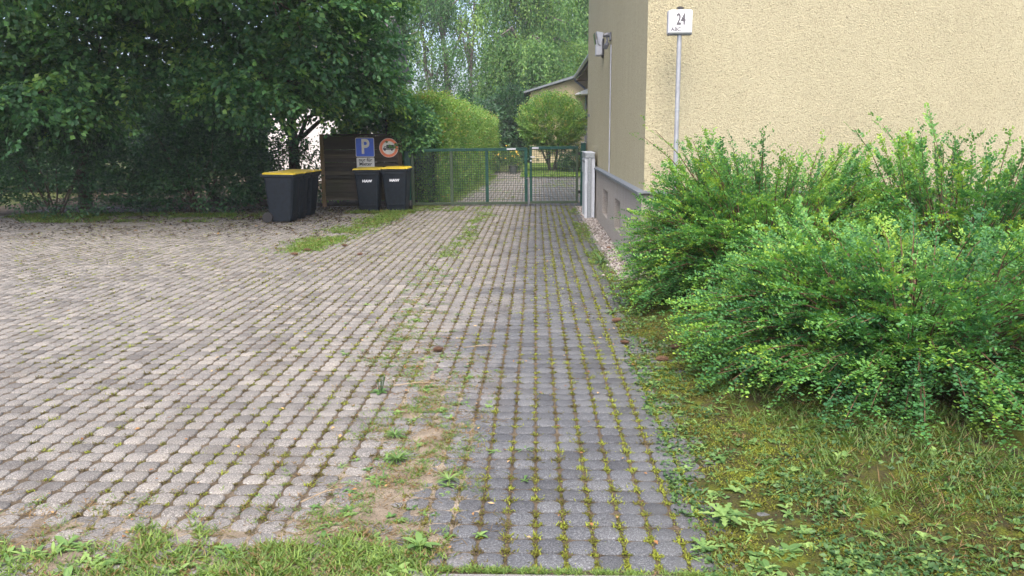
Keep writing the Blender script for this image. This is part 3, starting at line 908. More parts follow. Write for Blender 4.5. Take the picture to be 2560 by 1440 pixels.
wh = thing('white_house', 'white rendered house glimpsed through leaves behind the bins', 'house', (-11, 30, 0))
b = MB().box(1.2, 5.2, 0, 6, -.05, 3.9)
b.build('wall', M['white_wall'], wh)
MB().add([(.8, -.5, 3.85), (5.6, -.5, 3.85), (5.6, 3, 6.2), (.8, 3, 6.2), (5.6, 6.5, 3.85), (.8, 6.5, 3.85)],
         [(0, 1, 2, 3), (3, 2, 4, 5), (0, 3, 5), (1, 4, 2), (0, 5, 4, 1)]).build('roof', M['roof_tile'], wh)

# lawn and flowers behind the gate
lawn = hsheet('lawn', -.6, 3.0, 31.5, 52, .25, lambda X, Y: .01 + .04 * fbm(X, Y, 5), M['lawn'])
tag(lawn, kind='structure')

# ================================================================== VEGETATION
def rand_unit(n):
    return unit(rng.normal(size=(n, 3)))

def spray_leaves(L, cen, ax, nrm, K, slen, swid, ll, lw, tone_c, tone_j, droop=.1):
    """flat fans of leaves. cen,ax,nrm: (S,3)."""
    S = len(cen)
    ax = unit(ax); sd = unit(np.cross(ax, nrm)); nr = np.cross(sd, ax)
    t = np.linspace(0.05, 1, K)[None, :] + rng.normal(0, .03, (S, K))
    side = np.where((np.arange(K) % 2)[None, :] == 0, 1., -1.) * np.ones((S, 1))
    wid = swid * np.sin(np.clip(t, 0, 1) * 2.6 + .35) * rng.uniform(.15, 1, (S, K))
    ls = slen if np.ndim(slen) == 0 else slen[:, None]
    P = cen[:, None] + ax[:, None] * (t * ls)[..., None] + sd[:, None] * (side * wid)[..., None] \
        - np.array([0, 0, 1.]) * (droop * ls * t ** 2)[..., None] + rng.normal(0, .018, (S, K, 3))
    D = ax[:, None] * .55 + sd[:, None] * (side * .8)[..., None] + rng.normal(0, .3, (S, K, 3)) - np.array([0, 0, .25])
    Nn = nr[:, None] + rng.normal(0, .35, (S, K, 3))
    tn = np.clip(tone_c[:, None] + rng.normal(0, tone_j, (S, K)), 0, 1)
    sz = rng.uniform(.7, 1.25, S * K)
    L.add(P.reshape(-1, 3), D.reshape(-1, 3), Nn.reshape(-1, 3), ll * sz, lw * sz, tn.ravel(), .12, .5, .1)

def limb(mb, a, b, r0, r1, sag=0.0, wob=.1, n=5, sides=7):
    a, b = Vector(a), Vector(b)
    pts = []
    for k in range(n + 1):
        t = k / n
        p = a.lerp(b, t)
        if 0 < k < n:
            p += Vector((random.uniform(-wob, wob), random.uniform(-wob, wob), random.uniform(-wob, wob) * .5))
        p.z += sag * math.sin(math.pi * t)
        pts.append(p)
    mb.tube(pts, [r0 + (r1 - r0) * k / n for k in range(n + 1)], sides)

def broad_tree(name, label, base, lobes, mat, nspray, K=26, slen=.75, swid=.30, ll=.085, lw=.06, group=None, zmin=None, cull=None):
    """lobes: list of (cx,cy,cz,rx,ry,rz)."""
    t = thing(name, label, 'tree', base, 0, group)
    bx, by = base[0], base[1]
    lob = np.array(lobes, float)
    vol = (lob[:, 3] * lob[:, 4] * lob[:, 5]) ** .72
    idx = rng.choice(len(lob), nspray, p=vol / vol.sum())
    u = rand_unit(nspray)
    rad = rng.uniform(.25, 1, nspray) ** .45
    c = lob[idx, :3] + u * lob[idx, 3:] * rad[:, None]
    out = u * np.array([1, 1, .45]) + rng.normal(0, .35, (nspray, 3)) + np.array([0, 0, -.12])
    k = np.ones(nspray, bool)
    if zmin is not None: k &= c[:, 2] > zmin
    if cull is not None: k &= ~cull(c)
    c, out, u = c[k], out[k], u[k]
    L = Leaves()
    nrm = np.array([0, 0, 1.]) + unit(u) * .55 + rng.normal(0, .25, c.shape)
    tc = np.clip(.35 + .3 * rng.normal(size=len(c)), 0.02, .95)
    spray_leaves(L, c, out, nrm, K, rng.uniform(.6, 1.25, len(c)) * slen, swid, ll, lw, tc, .12)
    o = L.build('crown', mat, t)
    o.matrix_parent_inverse = Matrix.Translation((-bx, -by, -base[2]))
    tb = MB()
    top = max(l[2] for l in lobes)
    limb(tb, (bx, by, base[2] - .1), (bx + .1, by, top * .7), .16, .07, 0, .08, 6, 10)
    for l in lobes:
        limb(tb, (bx + .05, by, min(l[2] * .55, top * .6) + .1), l[:3], .065, .02, .15, .12)
        for q in range(5):
            e = Vector(l[:3]) + Vector((random.gauss(0, .5) * l[3], random.gauss(0, .5) * l[4], random.gauss(0, .45) * l[5]))
            limb(tb, l[:3], e, .022, .006, .08, .08, 4, 5)
    o = tb.build('trunk', M['bark'], t)
    o.matrix_parent_inverse = Matrix.Translation((-bx, -by, -base[2]))
    return t

def gapcull(c):
    # thin lower left pocket where the pale wall shows through
    sign = (c[:, 0] > -4.7) & (c[:, 0] < -2.85) & (c[:, 2] < 2.22) & (c[:, 1] < 18.9)
    return sign | (c[:, 0] < -4.75) & (c[:, 0] > -5.9) & (c[:, 2] < 2.15) & (rng.random(len(c)) < .8)
broad_tree('beech_tree', 'big dark broadleaf tree overhanging the bins and the wooden screen', (-6.1, 20.3, 0),
           [(-5.1, 16.6, 4.3, 1.9, 1.9, 1.6), (-4.3, 17.6, 3.3, 1.35, 1.2, 1.05), (-5.6, 16.3, 2.75, 1.25, 1.2, .65), (-3.75, 18.0, 2.35, .7, .7, .55),
            (-4.5, 17.4, 2.25, 1.0, .7, .40), (-3.85, 18.3, 3.3, .75, .9, .75), (-4.0, 18, 5.4, 1.5, 1.6, 1.3), (-6.8, 17, 4.2, 1.6, 1.8, 1.7), (-5.6, 18, 6.4, 2.2, 2.2, 1.6), (-5.4, 13.4, 5.3, 2.1, 1.8, 1.2), (-6.6, 14.4, 4.8, 1.4, 1.2, .9)],
           M['lf_beech'], 4300, 22, .62, .25, .110, .080, cull=gapcull)
broad_tree('beech_tree', 'second dark broadleaf tree left of the bins', (-10.4, 18.5, 0),
           [(-10.2, 16.5, 4.5, 2.2, 2.0, 1.8), (-8.6, 16.6, 3.6, 1.5, 1.5, 1.3), (-11.2, 16.0, 3.0, 1.6, 1.5, 1.0), (-9.3, 15.9, 2.5, 1.4, 1.3, .7), (-8.2, 17.5, 5.6, 2., 2., 1.5), (-11.5, 17.5, 6., 2., 2., 1.5), (-9.4, 13.3, 5.2, 2.4, 1.9, 1.3)],
           M['lf_beech'], 3500, 22, .66, .27, .115, .084)
def shrub(name, label, cx, cy, rx, ry, h, mat, n, ll=.07, lw=.045, cat='bush', z0=.1, K=20, slen=.4):
    t = thing(name, label, cat, (cx, cy, 0))
    u = rand_unit(n); u[:, 2] = np.abs(u[:, 2]) ** .8
    rad = rng.uniform(.3, 1, n) ** .5
    c = u * np.array([rx, ry, h - z0 - .15]) * rad[:, None] + np.array([0, 0, z0])
    L = Leaves()
    out = u * np.array([1, 1, .8]) + rng.normal(0, .4, (n, 3)) + np.array([0, 0, .15])
    nrm = np.array([0, 0, .8]) + u * .7 + rng.normal(0, .3, (n, 3))
    spray_leaves(L, c, out, nrm, K, rng.uniform(.6, 1.3, n) * slen, slen * .35, ll, lw, np.clip(.4 + .3 * rng.normal(size=n), 0, 1), .12)
    L.build('foliage', mat, t)
    b = MB()
    for k in range(9):
        a = random.uniform(0, 6.28)
        limb(b, (random.gauss(0, .06), random.gauss(0, .06), -.05), (math.cos(a) * rx * .7, math.sin(a) * ry * .7, h * random.uniform(.5, .9)), .022, .006, .1, .05, 4, 5)
    b.build('stems', M['bark'], t)
    return t
shrub('dark_shrub', 'dark leafy shrub beside the left end of the wooden screen', -5.7, 19.0, .65, .7, 1.9, M['lf_dark'], 210)
shrub('dark_shrub', 'tall green shrub rising directly behind the wooden screen with the signs', -4.05, 20.1, .95, .55, 3.0, M['lf_beech'], 520, .095, .07)
shrub('dark_shrub', 'dark leafy shrub at the far left edge behind the three bins', -7.4, 17.6, 1.3, .8, 2.0, M['lf_dark'], 700)
shrub('dark_shrub', 'wide dark shrub under the second broadleaf tree', -10.2, 17.0, 1.9, .9, 2.6, M['lf_dark'], 1000)
shrub('dark_shrub', 'tall dark shrub between the white house and the three bins', -8.2, 20.5, 1.6, 1.0, 3.2, M['lf_dark'], 1000, .09, .06)

for (x, y, lab) in ((-12.6, 25, 'tall dark shrub left of the white house'), (-16.5, 26, 'tall dark shrub farthest left beyond the trees'), (-20.5, 29, 'large dark shrub at the far left end of the garden row')):
    shrub('dark_shrub', lab, x, y, 2.3, 1.2, 4.2, M['lf_dark'], 1100, .13, .085)

# clipped hedge behind the gate
def hedge():
    t = thing('clipped_hedge', 'long clipped yellow green hedge running back from the gate', 'hedge', (-2.9, 19.6, 0))
    par = Matrix.Translation((2.9, -19.6, 0))
    def xr(y): return np.interp(y, [19.6, 24, 33, 39], [-2.33, -2.14, -1.92, -1.72])
    def zt(y): return np.interp(y, [19.6, 30, 38.5], [2.50, 2.40, 2.28])
    core = MB()
    ys_ = np.linspace(20.4, 38.3, 12)
    core.loft([[(-3.6, y, 0), (xr(y) - .16, y, 0), (xr(y) - .16, y, zt(y) - .16), (-3.6, y, zt(y) - .16)] for y in ys_])
    core.loft([[(-3.6, y, 1.42), (xr(y) - .16, y, 1.42), (xr(y) - .16, y, zt(y) - .16), (-3.6, y, zt(y) - .16)] for y in (19.75, 20.39)])
    core.loft([[(-3.6, y, 0), (-2.66, y, 0), (-2.66, y, 1.41), (-3.6, y, 1.41)] for y in (19.7, 20.39)])
    o = core.build('light_block_core', M['core'], t); o.matrix_parent_inverse = par  # solid dark filler added inside the hedge to block light
    L = Leaves()
    def add(P, nrm, ll=.055, tone=.42):
        n = len(P)
        P = P + nrm * rng.normal(-.03, .055, (n, 1)) + rng.normal(0, .02, (n, 3))
        lump = fbm(P[:, 1] * 1.7 + P[:, 0], P[:, 2] * 2.2, 77) - .5
        P = P + nrm * (lump * .22)[:, None]
        D = unit(nrm * .5 + rng.normal(0, .6, (n, 3)) + np.array([0, 0, .3]))
        N_ = nrm + rng.normal(0, .55, (n, 3)) + np.array([0, 0, .5])
        tn = np.clip(tone + .16 * rng.normal(size=n) + .5 * lump + np.where(rng.random(n) < .05, .45, 0), 0, 1)
        s = rng.uniform(.7, 1.35, n)
        L.add(P, D, N_, ll * s, ll * .62 * s, tn)
    n = 36000
    y = 19.6 + 18.9 * rng.random(n) ** 1.25; z = rng.random(n) * zt(y)
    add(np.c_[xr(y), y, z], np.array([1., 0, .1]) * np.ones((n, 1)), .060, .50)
    n = 15000
    y = 19.4 + 19 * rng.random(n) ** 1.2; x = rng.uniform(-3.5, xr(y))
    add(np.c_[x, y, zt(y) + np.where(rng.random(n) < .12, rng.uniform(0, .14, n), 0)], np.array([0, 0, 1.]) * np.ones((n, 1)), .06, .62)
    n = 4600
    x = rng.uniform(-3.5, -2.33, n); z = rng.random(n) * 2.5
    k = (z > 1.36) | (x < -2.60)
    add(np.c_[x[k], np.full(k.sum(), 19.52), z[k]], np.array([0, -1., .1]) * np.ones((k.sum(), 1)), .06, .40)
    n = 900
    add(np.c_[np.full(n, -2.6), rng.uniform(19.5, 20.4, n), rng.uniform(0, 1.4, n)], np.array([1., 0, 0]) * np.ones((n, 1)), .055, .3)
    n = 2500
    x = rng.uniform(-3.0, -1.75, n); z = rng.random(n) * 2.28
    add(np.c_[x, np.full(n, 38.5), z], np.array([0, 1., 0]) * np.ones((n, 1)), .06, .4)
    n = 260
    y = 19.5 + 18.8 * rng.random(n) ** 1.2; x = np.where(rng.random(n) < .6, xr(y) + rng.normal(-.1, .12, n), rng.uniform(-3.4, -2.0, n))
    spray_leaves(L, np.c_[x, y, zt(y) - .08], np.array([.15, 0, 1.]) + rng.normal(0, .3, (n, 3)), rng.normal(0, 1, (n, 3)), 14, rng.uniform(.15, .38, n), .05, .06, .036, np.clip(.62 + .18 * rng.normal(size=n), 0, 1), .12, 0.)
    o = L.build('foliage', M['lf_hedge'], t); o.matrix_parent_inverse = par
hedge()
# shaded larger-leaved hornbeam leaning over fence and gate top
hb = thing('hornbeam_shrub', 'dark hornbeam growth drooping over the left end of the gate', 'bush', (-3.0, 19.7, 0))
n = 520
u = rand_unit(n); c = u * np.array([.55, .42, .55]) * (rng.uniform(.3, 1, n) ** .5)[:, None] + np.array([-.08, -.42, 1.82])
c = c[(c[:, 2] > 1.40) & (c[:, 0] > -.22)]
u = unit(c - np.array([-.08, -.42, 1.82]))
L = Leaves()
spray_leaves(L, c, u * np.array([1, 1, .5]) + rng.normal(0, .3, c.shape) + np.array([0, -.2, -.3]), np.array([0, -.7, .7]) + rng.normal(0, .3, c.shape), 20, .34, .14, .080, .055, np.clip(.45 + .25 * rng.normal(size=len(c)), 0, 1), .12)
L.build('foliage', M['lf_beech'], hb)
b = MB()
for k in range(8):
    limb(b, (random.gauss(0, .1), random.uniform(-.1, .1), 0), (random.gauss(0, .35), random.uniform(-.6, -.1), random.uniform(1.5, 2.2)), .025, .008, .05, .05, 5, 6)
b.build('stems', M['bark'], hb)

# round topiary shrub at the end of the drive
def round_shrub():
    t = thing('round_shrub', 'round bright green shrub on a short trunk in front of the far house', 'shrub', (.75, 36, 0))
    n = 2100
    u = rand_unit(n)
    rad = rng.uniform(.35, 1, n) ** .4
    c = np.array([0, 0, 2.05]) + u * np.array([1.25, 1.2, 1.1]) * rad[:, None]
    ax = u * np.array([.9, .9, .7]) + np.array([0, 0, .55]) + rng.normal(0, .22, (n, 3))
    L = Leaves()
    spray_leaves(L, c, ax, u + rng.normal(0, .5, (n, 3)), 20, rng.uniform(.22, .50, n) * np.where(rng.random(n) < .12, 1.5, 1), .05, .085, .038, np.clip(.48 + .22 * rng.normal(size=n), 0, 1), .15, 0.)
    L.build('crown', M['lf_round'], t)
    b = MB()
    for k in range(6):
        a = k * 1.05
        limb(b, (.10 * math.cos(a), .10 * math.sin(a), -.05), (.75 * math.cos(a), .75 * math.sin(a), 1.7), .06, .02, .05, .06, 5, 7)
    b.build('trunk', M['bark'], t)
round_shrub()
shrub('garden_plant', 'dark strap leaved plant at the foot of the round shrub', 1.75, 35.2, .55, .5, 1.1, M['lf_dark'], 120, .16, .03, 'plant')
fb = thing('flower_clump', 'clump of yellow flowers at the end of the hedge', 'flowers', (-1.30, 35.5, 0))
n = 170
u = rand_unit(n); u[:, 2] = np.abs(u[:, 2])
c = u * np.array([.62, .5, .9]) * (rng.uniform(.3, 1, n) ** .5)[:, None] + np.array([0, 0, .08])
L = Leaves()
spray_leaves(L, c, u + np.array([0, 0, .6]), np.array([0, -.4, .8]) + rng.normal(0, .3, c.shape), 14, .28, .08, .09, .04, np.clip(.45 + .25 * rng.normal(size=n), 0, 1), .12)
L.build('foliage', M['lf_weed'], fb)
b = MB()
for k in range(48):
    uu = Vector(u[k]); p = Vector((uu.x * .68, uu.y * .55 - .05, .35 + abs(uu.z) * .85))
    nrm = Vector((uu.x * .5, -.7, .7)).normalized(); s1 = nrm.orthogonal().normalized(); s2 = nrm.cross(s1)
    r0 = random.uniform(.022, .04)
    b.add([p + nrm * .012] + [p + (s1 * math.cos(a * 1.047) + s2 * math.sin(a * 1.047)) * r0 for a in range(6)], [(0, 1 + a, 1 + (a + 1) % 6) for a in range(6)])
b.build('blossoms', M['yellow_flower'], fb)
pt = thing('flower_pot', 'dark round pot beside the yellow flowers', 'pot', (-.95, 34.9, 0))
MB().tube([(0, 0, 0), (0, 0, .30), (0, 0, .33)], [.14, .19, .21], 14).build('pot', M['box_pot'], pt)

# weeping birches
def weeping_tree(name, label, base, limbs, nstr, slen, spread, mat, ll=.13, lw=.075, trunks=1, K=28, group=None, tone=.5):
    """limbs: list of polylines (list of points) from which strands hang."""
    t = thing(name, label, 'tree', base, 0, group)
    par = Matrix.Translation((-base[0], -base[1], -base[2]))
    mb = MB()
    for pl_, r0 in limbs:
        pts = [Vector(p) for p in pl_]
        fine = []
        for i in range(len(pts) - 1):
            for q in range(4):
                fine.append(pts[i].lerp(pts[i + 1], q / 4) + Vector((random.gauss(0, .06), random.gauss(0, .06), 0)))
        fine.append(pts[-1])
        mb.tube(fine, [r0 * (1 - .82 * k / (len(fine) - 1)) for k in range(len(fine))], 7)
    # strands
    L = Leaves()
    lens = np.array([sum((Vector(p[i + 1]) - Vector(p[i])).length for i in range(len(p) - 1)) for p, _ in limbs])
    ncl = max(6, nstr // 30)
    idx = rng.choice(len(limbs), ncl, p=lens / lens.sum())
    S0 = np.zeros((ncl, 3))
    for i in range(ncl):
        pl_ = limbs[idx[i]][0]
        f = (len(pl_) - 1) * (1 - .78 * rng.random() ** .8)
        k = min(int(f), len(pl_) - 2); fr = f - k
        S0[i] = np.array(pl_[k]) * (1 - fr) + np.array(pl_[k + 1]) * fr
    S0 += rng.normal(0, 1, (ncl, 3)) * np.array([.5, .5, .35]) * spread
    ctone = np.clip(rng.normal(0, .20, ncl), -.35, .35)
    cl = rng.integers(0, ncl, nstr)
    off = rng.normal(0, 1, (nstr, 3)) * np.array([spread, spread, .12])
    off[:, 2] -= .35 * (off[:, 0] ** 2 + off[:, 1] ** 2) / (spread + .2)
    S1 = S0[cl] + off
    sl = rng.uniform(.45, 1.25, nstr) * slen
    tt = np.linspace(0, 1, K)[None]
    hang = np.array([0, 0, -1.]) + rng.normal(0, .14, (nstr, 3)); hang = unit(hang)
    outx = unit(off) * .5
    P = S1[:, None] + hang[:, None] * (sl[:, None] * tt)[..., None] + outx[:, None] * (np.sqrt(tt) * .6 * np.ones((nstr, 1)))[..., None] + rng.normal(0, .085, (nstr, K, 3))
    D = np.array([0, 0, -.8]) + rng.normal(0, .55, (nstr, K, 3))
    Nn = unit(off)[:, None] + rng.normal(0, .8, (nstr, K, 3)) + np.array([0, 0, .5])
    tc = np.clip(tone + (ctone[cl] + .08 * rng.normal(size=nstr))[:, None] + .1 * rng.normal(size=(nstr, K)), 0, 1)
    sz = rng.uniform(.7, 1.3, nstr * K)
    L.add(P.reshape(-1, 3), D.reshape(-1, 3), Nn.reshape(-1, 3), ll * 1.1 * sz, lw * 1.1 * sz, tc.ravel(), .1, .5, .0)
    o = L.build('crown', mat, t); o.matrix_parent_inverse = par
    o = mb.build('trunk', M['birch_bark'], t); o.matrix_parent_inverse = par
    return t

def fan_limbs(bx, by, z0, n, reach, ztop, r, lean=(0, 0), depth=.5):
    out = [([(bx, by, -.1), (bx + lean[0] * .4, by, z0), (bx + lean[0], by, ztop * .75)], r)]
    for k in range(n):
        a = random.uniform(0, 6.28)
        h0 = z0 + (ztop * .72 - z0) * random.random()
        rr = reach * random.uniform(.45, 1.0) * (1.15 - .55 * (h0 / ztop))
        x0 = bx + lean[0] * h0 / ztop
        ex, ey = x0 + rr * math.cos(a), by + rr * math.sin(a) * depth
        up = random.uniform(1.0, 3.2)
        out.append(([(x0, by, h0), (x0 + (ex - x0) * .5, by + (ey - by) * .5, h0 + up), (ex, ey, h0 + up * .75)], r * random.uniform(.25, .45)))
    return out
weeping_tree('weeping_birch', 'large pale green weeping birch behind the hedge and far house', (-.6, 53, 0), fan_limbs(-.6, 53, 3.2, 34, 5.2, 15, .34, (.5, 0)), 3500, 2.4, .62, M['lf_birch'], .15, .075, tone=.55)
weeping_tree('weeping_birch', 'weeping birch rising over the far house roof beside the house wall', (3.6, 58, 0), fan_limbs(3.6, 58, 3.5, 26, 4.2, 17, .32, (-.4, 0)), 3000, 2.8, .62, M['lf_birch'], .16, .08, tone=.45)
weeping_tree('birch_tree', 'thin crowned birch with bare dark limbs against the sky left of centre', (-5.2, 54, 0),
             fan_limbs(-5.2, 54, 4.6, 9, 3.0, 15, .26, (-1.2, 0)) + fan_limbs(-6.4, 54.5, 4.0, 9, 3.2, 15, .24, (-1.2, 0)) + fan_limbs(-4.5, 53.5, 5.0, 5, 2.2, 14, .18, (.9, 0)),
             760, 2.0, .5, M['lf_birch'], .15, .07, tone=.4)
weeping_tree('birch_tree', 'tall leafy tree behind the overhanging dark tree', (-10.5, 56, 0), fan_limbs(-10.5, 56, 3.5, 24, 4.0, 16, .3), 1700, 2.4, .6, M['lf_birch'], .18, .09, tone=.3)
# shrubs and trees closing the end of the garden
for (x, y, rx, h, lab, mt, n) in ((-3.6, 46, 1.9, 3.6, 'dark shrub just over the far end of the hedge', 'lf_dark', 700),
                                  (-1.4, 47.5, 1.7, 4.3, 'dark tall shrub under the large weeping birch', 'lf_dark', 800),
                                  (.2, 50, 1.5, 3.8, 'dark shrub behind the round shrub left side', 'lf_dark', 600),
                                  (-6.6, 45, 2.2, 3.4, 'dense green shrub above the hedge top', 'lf_beech', 800),
                                  (-10.5, 44, 2.6, 3.6, 'dense green shrub far behind the bins', 'lf_dark', 800),
                                  (-15.5, 46, 3.0, 4.2, 'broad green shrub farthest left in the garden', 'lf_beech', 800)):
    shrub('garden_shrub', lab, x, y, rx, 1.2, h, M[mt], n, .16, .10, 'bush', .2, 18, .7)
n = 9000
x = rng.uniform(-60, 40, n); y = rng.uniform(66, 80, n)
ht = 5.5 + 5 * fbm(x * .12, y * .1, 3)
z = rng.random(n) ** .8 * ht * .55
L = Leaves()
L.add(np.c_[x, y, z], rand_unit(n), rand_unit(n), rng.uniform(.5, 1.1, n), rng.uniform(.35, .7, n), rng.random(n) * .6)
tag(L.build('woods', M['lf_dark']), 'distant dark wood closing the view', kind='stuff')

# ------------------------------------------------------------------ arching shrubs on the right
def arching(label, cx, cy, rx, ry, h, nb, seed, toneoff=0., low=False, twigs=13, leaf=.021, shoots=0, left_bias=0.):
    rg = np.random.default_rng(seed)
    t = thing('arching_shrub', label, 'bush', (cx, cy, 0))
    tw = MB()
    PP, DD, NN, LL, TT = [], [], [], [], []
    for i in range(nb + shoots):
        sh = i >= nb
        a = rg.uniform(0, 2 * math.pi)
        if left_bias and rg.random() < left_bias: a = math.pi + rg.normal(0, .75)
        o = np.array([math.cos(a) * rx, math.sin(a) * ry, 0])
        r0 = rg.uniform(0, .45); reach = rg.uniform(.5, 1.12)
        el = rg.random()
        p0 = o * r0 * .8 + np.array([0, 0, .02])
        if sh:
            p2 = o * rg.uniform(.45, 1.0) + np.array([0, 0, h * rg.uniform(.95, 1.16)]); p1 = p0 * .5 + p2 * .5 + np.array([0, 0, .25 * h]) - o * .1
        else:
            th = math.asin(rg.uniform(.02, .84 if low else .93))
            k_ = rg.uniform(.72, 1.08)
            p2 = o * math.cos(th) * k_ * 1.02 + np.array([0, 0, max(.07, h * math.sin(th) * k_)])
            p1 = p0 * .4 + p2 * .6 + np.array([0, 0, h * rg.uniform(.20, .40)]) * math.cos(th)
        s = np.linspace(0, 1, 11)[:, None]
        cur = (1 - s) ** 2 * p0 + 2 * s * (1 - s) * p1 + s ** 2 * p2 + np.cumsum(rg.normal(0, .008, (11, 3)), 0)
        tw.tube([tuple(q) for q in cur[1::2]], [.0095, .0075, .0055, .0038, .002], 4, False)
        tb = np.clip(.38 + .22 * rg.normal(), .05, .8)
        # leafy twigs along the outer part in a flattish fan
        m_ = twigs if not sh else 5
        ts = np.sort(rg.uniform(.25 if not sh else .45, 1.0, m_))
        segs = [(cur[int(q * 9.99)] * (1 - (q * 9.99) % 1) + cur[min(int(q * 9.99) + 1, 10)] * ((q * 9.99) % 1), q) for q in ts]
        tang = unit(cur[-1] - cur[4])
        side = unit(np.cross(tang, np.array([0, 0, 1.])))
        lines = []
        for j, (q, tq) in enumerate(segs):
            sg_ = 1 if j % 2 else -1
            d = unit(tang * .8 + side * sg_ * rg.uniform(.35, .9) + np.array([0, 0, rg.uniform(-.12, .22)]) + rg.normal(0, .12, 3))
            lines.append((q, d, rg.uniform(.08, .20) * (1.2 - .4 * tq) * (1 if not sh else .6), tq))
        lines.append((cur[7], unit(cur[-1] - cur[7]), np.linalg.norm(cur[-1] - cur[7]), 1.))
        if sh: lines.append((cur[4], unit(cur[7] - cur[4]), np.linalg.norm(cur[7] - cur[4]), .9))
        for (q, d, ln, tq) in lines:
            kk = max(5, int(ln / .0125))
            w = np.linspace(.05, 1, kk)
            sd = unit(np.cross(d, np.array([0, 0, 1.]) + rg.normal(0, .2, 3)))
            sgn = np.where(np.arange(kk) % 2 == 0, 1., -1.)
            up = unit(np.cross(sd, d)); up = up if up[2] > 0 else -up
            P = q + d * (w * ln)[:, None] - np.array([0, 0, 1]) * (.12 * ln * w ** 2)[:, None] + rg.normal(0, .003, (kk, 3))
            D = d * .55 + sd * sgn[:, None] * .75 + up * rg.uniform(.0, .6, kk)[:, None] + rg.normal(0, .2, (kk, 3))
            PP.append(P); DD.append(D); NN.append(up + rg.normal(0, .3, (kk, 3)))
            LL.append(leaf * rg.uniform(.75, 1.4, kk) * (1 - .3 * w))
            TT.append(np.clip(tb + toneoff + .10 * rg.normal(size=kk) + .30 * np.clip((w - .6) / .4, 0, 1) * (tq > .75), 0, 1))
    L = Leaves()
    ll = np.concatenate(LL)
    L.add(np.concatenate(PP), np.concatenate(DD), np.concatenate(NN), ll, ll * .66, np.concatenate(TT), .15, .55)
    L.build('foliage', M['lf_bush'], t)
    tw.build('branches', M['twig'], t)
    return t
arching('arching small leaved bush nearest the house corner and number sign pole', 2.20, 7.75, 1.42, 1.12, 1.66, 800, 1, .14, shoots=8, left_bias=.35, twigs=17, leaf=.029)
arching('low dark green arching bush leaning over the mossy verge', 2.58, 5.45, 1.52, 1.55, 1.24, 860, 2, .05, True, left_bias=.35, leaf=.028, twigs=17)
arching('tall arching bush against the cream wall beyond the number sign', 3.95, 7.6, 1.4, 1.15, 1.75, 480, 3, .12, shoots=6, leaf=.036, twigs=12)
arching('arching bush on the right edge of the verge, nearest us', 4.2, 5.2, 1.55, 1.3, 1.25, 440, 4, .07, leaf=.035, twigs=11)
arching('arching bush farthest along the cream wall', 6.1, 7.3, 1.5, 1.2, 1.6, 360, 5, .1, shoots=4, leaf=.038, twigs=11)

# ------------------------------------------------------------------ moss, grass and weeds on the ground
def tufts(L, X, Y, Z, nb, hgt, rad, wid, tone, tj=.15, flat=.6):
    """nb blades per tuft splayed out from each point."""
    n = len(X)
    P = np.stack([X, Y, Z], -1)[:, None] + rng.normal(0, 1, (n, nb, 3)) * np.array([1, 1, 0.]) * np.broadcast_to(rad, (n,))[:, None, None]
    a = rng.uniform(0, 6.283, (n, nb))
    D = np.stack([np.cos(a) * flat, np.sin(a) * flat, rng.uniform(.35, 1., (n, nb))], -1)
    N_ = np.stack([-np.cos(a), -np.sin(a), .6 * np.ones_like(a)], -1)
    h = np.broadcast_to(hgt, (n,))[:, None] * rng.uniform(.45, 1.25, (n, nb))
    tn = np.clip(np.broadcast_to(tone, (n,))[:, None] + tj * rng.normal(size=(n, nb)), 0, 1)
    L.add(P.reshape(-1, 3), D.reshape(-1, 3), N_.reshape(-1, 3), h.ravel(), (np.broadcast_to(wid, (n,))[:, None] * np.ones((1, nb))).ravel(), tn.ravel(), .1, .4, .12)

# moss in the paver corners
gi, gj = np.meshgrid(np.arange(-75, 9), np.arange(0, 138), indexing='ij')
gx = gi.ravel() * PW; gy = PY0 + gj.ravel() * PW - SKEW * gx
k = (gx > -1.9 - (gy - 2.8) * .66) & (gx < .80)
gx, gy = gx[k], gy[k]
wet = np.clip((gx + .35) / .9, 0, 1)
pr = np.clip(.55 + .35 * wet + .8 * (fbm(gx * 1.3, gy * 1.3, 51) - .5), .1, .97)
k = rng.random(len(gx)) < pr
mx_, my_, mw_ = gx[k], gy[k], wet[k]
L = Leaves()
nearm = my_ < 7
jx = rng.normal(0, .007, len(mx_)); jy = rng.normal(0, .006, len(mx_))
tone_m = np.clip(.50 + .24 * mw_ + .25 * rng.normal(size=len(mx_)), 0, 1)
big = rng.uniform(.45, 1.25, len(mx_)) * (1.0 + .12 * mw_)
tufts(L, (mx_ + jx)[nearm], (my_ + jy)[nearm], np.full(nearm.sum(), -.009), 32, .022 * big[nearm], .0175 * big[nearm], .0060, tone_m[nearm], .14, .8)
tufts(L, (mx_ + jx)[~nearm], (my_ + jy)[~nearm], np.full((~nearm).sum(), -.009), 8, .024 * big[~nearm], .021 * big[~nearm], .015, tone_m[~nearm], .14, .8)
# moss filling the long joints on the right
n = 16000
jcol = rng.integers(-26, 7, n)
jy_ = 2.85 + 16 * rng.random(n) ** 1.6
jx_ = jcol * PW + rng.normal(0, .004, n)
on = rng.random(n) < np.clip(.35 + (jx_ + .3) * .95, .28, .95) * (jx_ > -1.9 - (jy_ - 2.8) * .3) * np.clip(.4 + 1.2 * (fbm(jx_ * 3, jy_ * 1.5, 61) - .35), 0, 1)
tufts(L, jx_[on], jy_[on], np.full(on.sum(), -.009), 9, .014, np.where(jy_[on] > 7, .011, .008), np.where(jy_[on] > 7, .009, .005), np.clip(.42 + .35 * np.clip(jx_[on] / .6, -.3, 1), 0, 1), .16, .8)
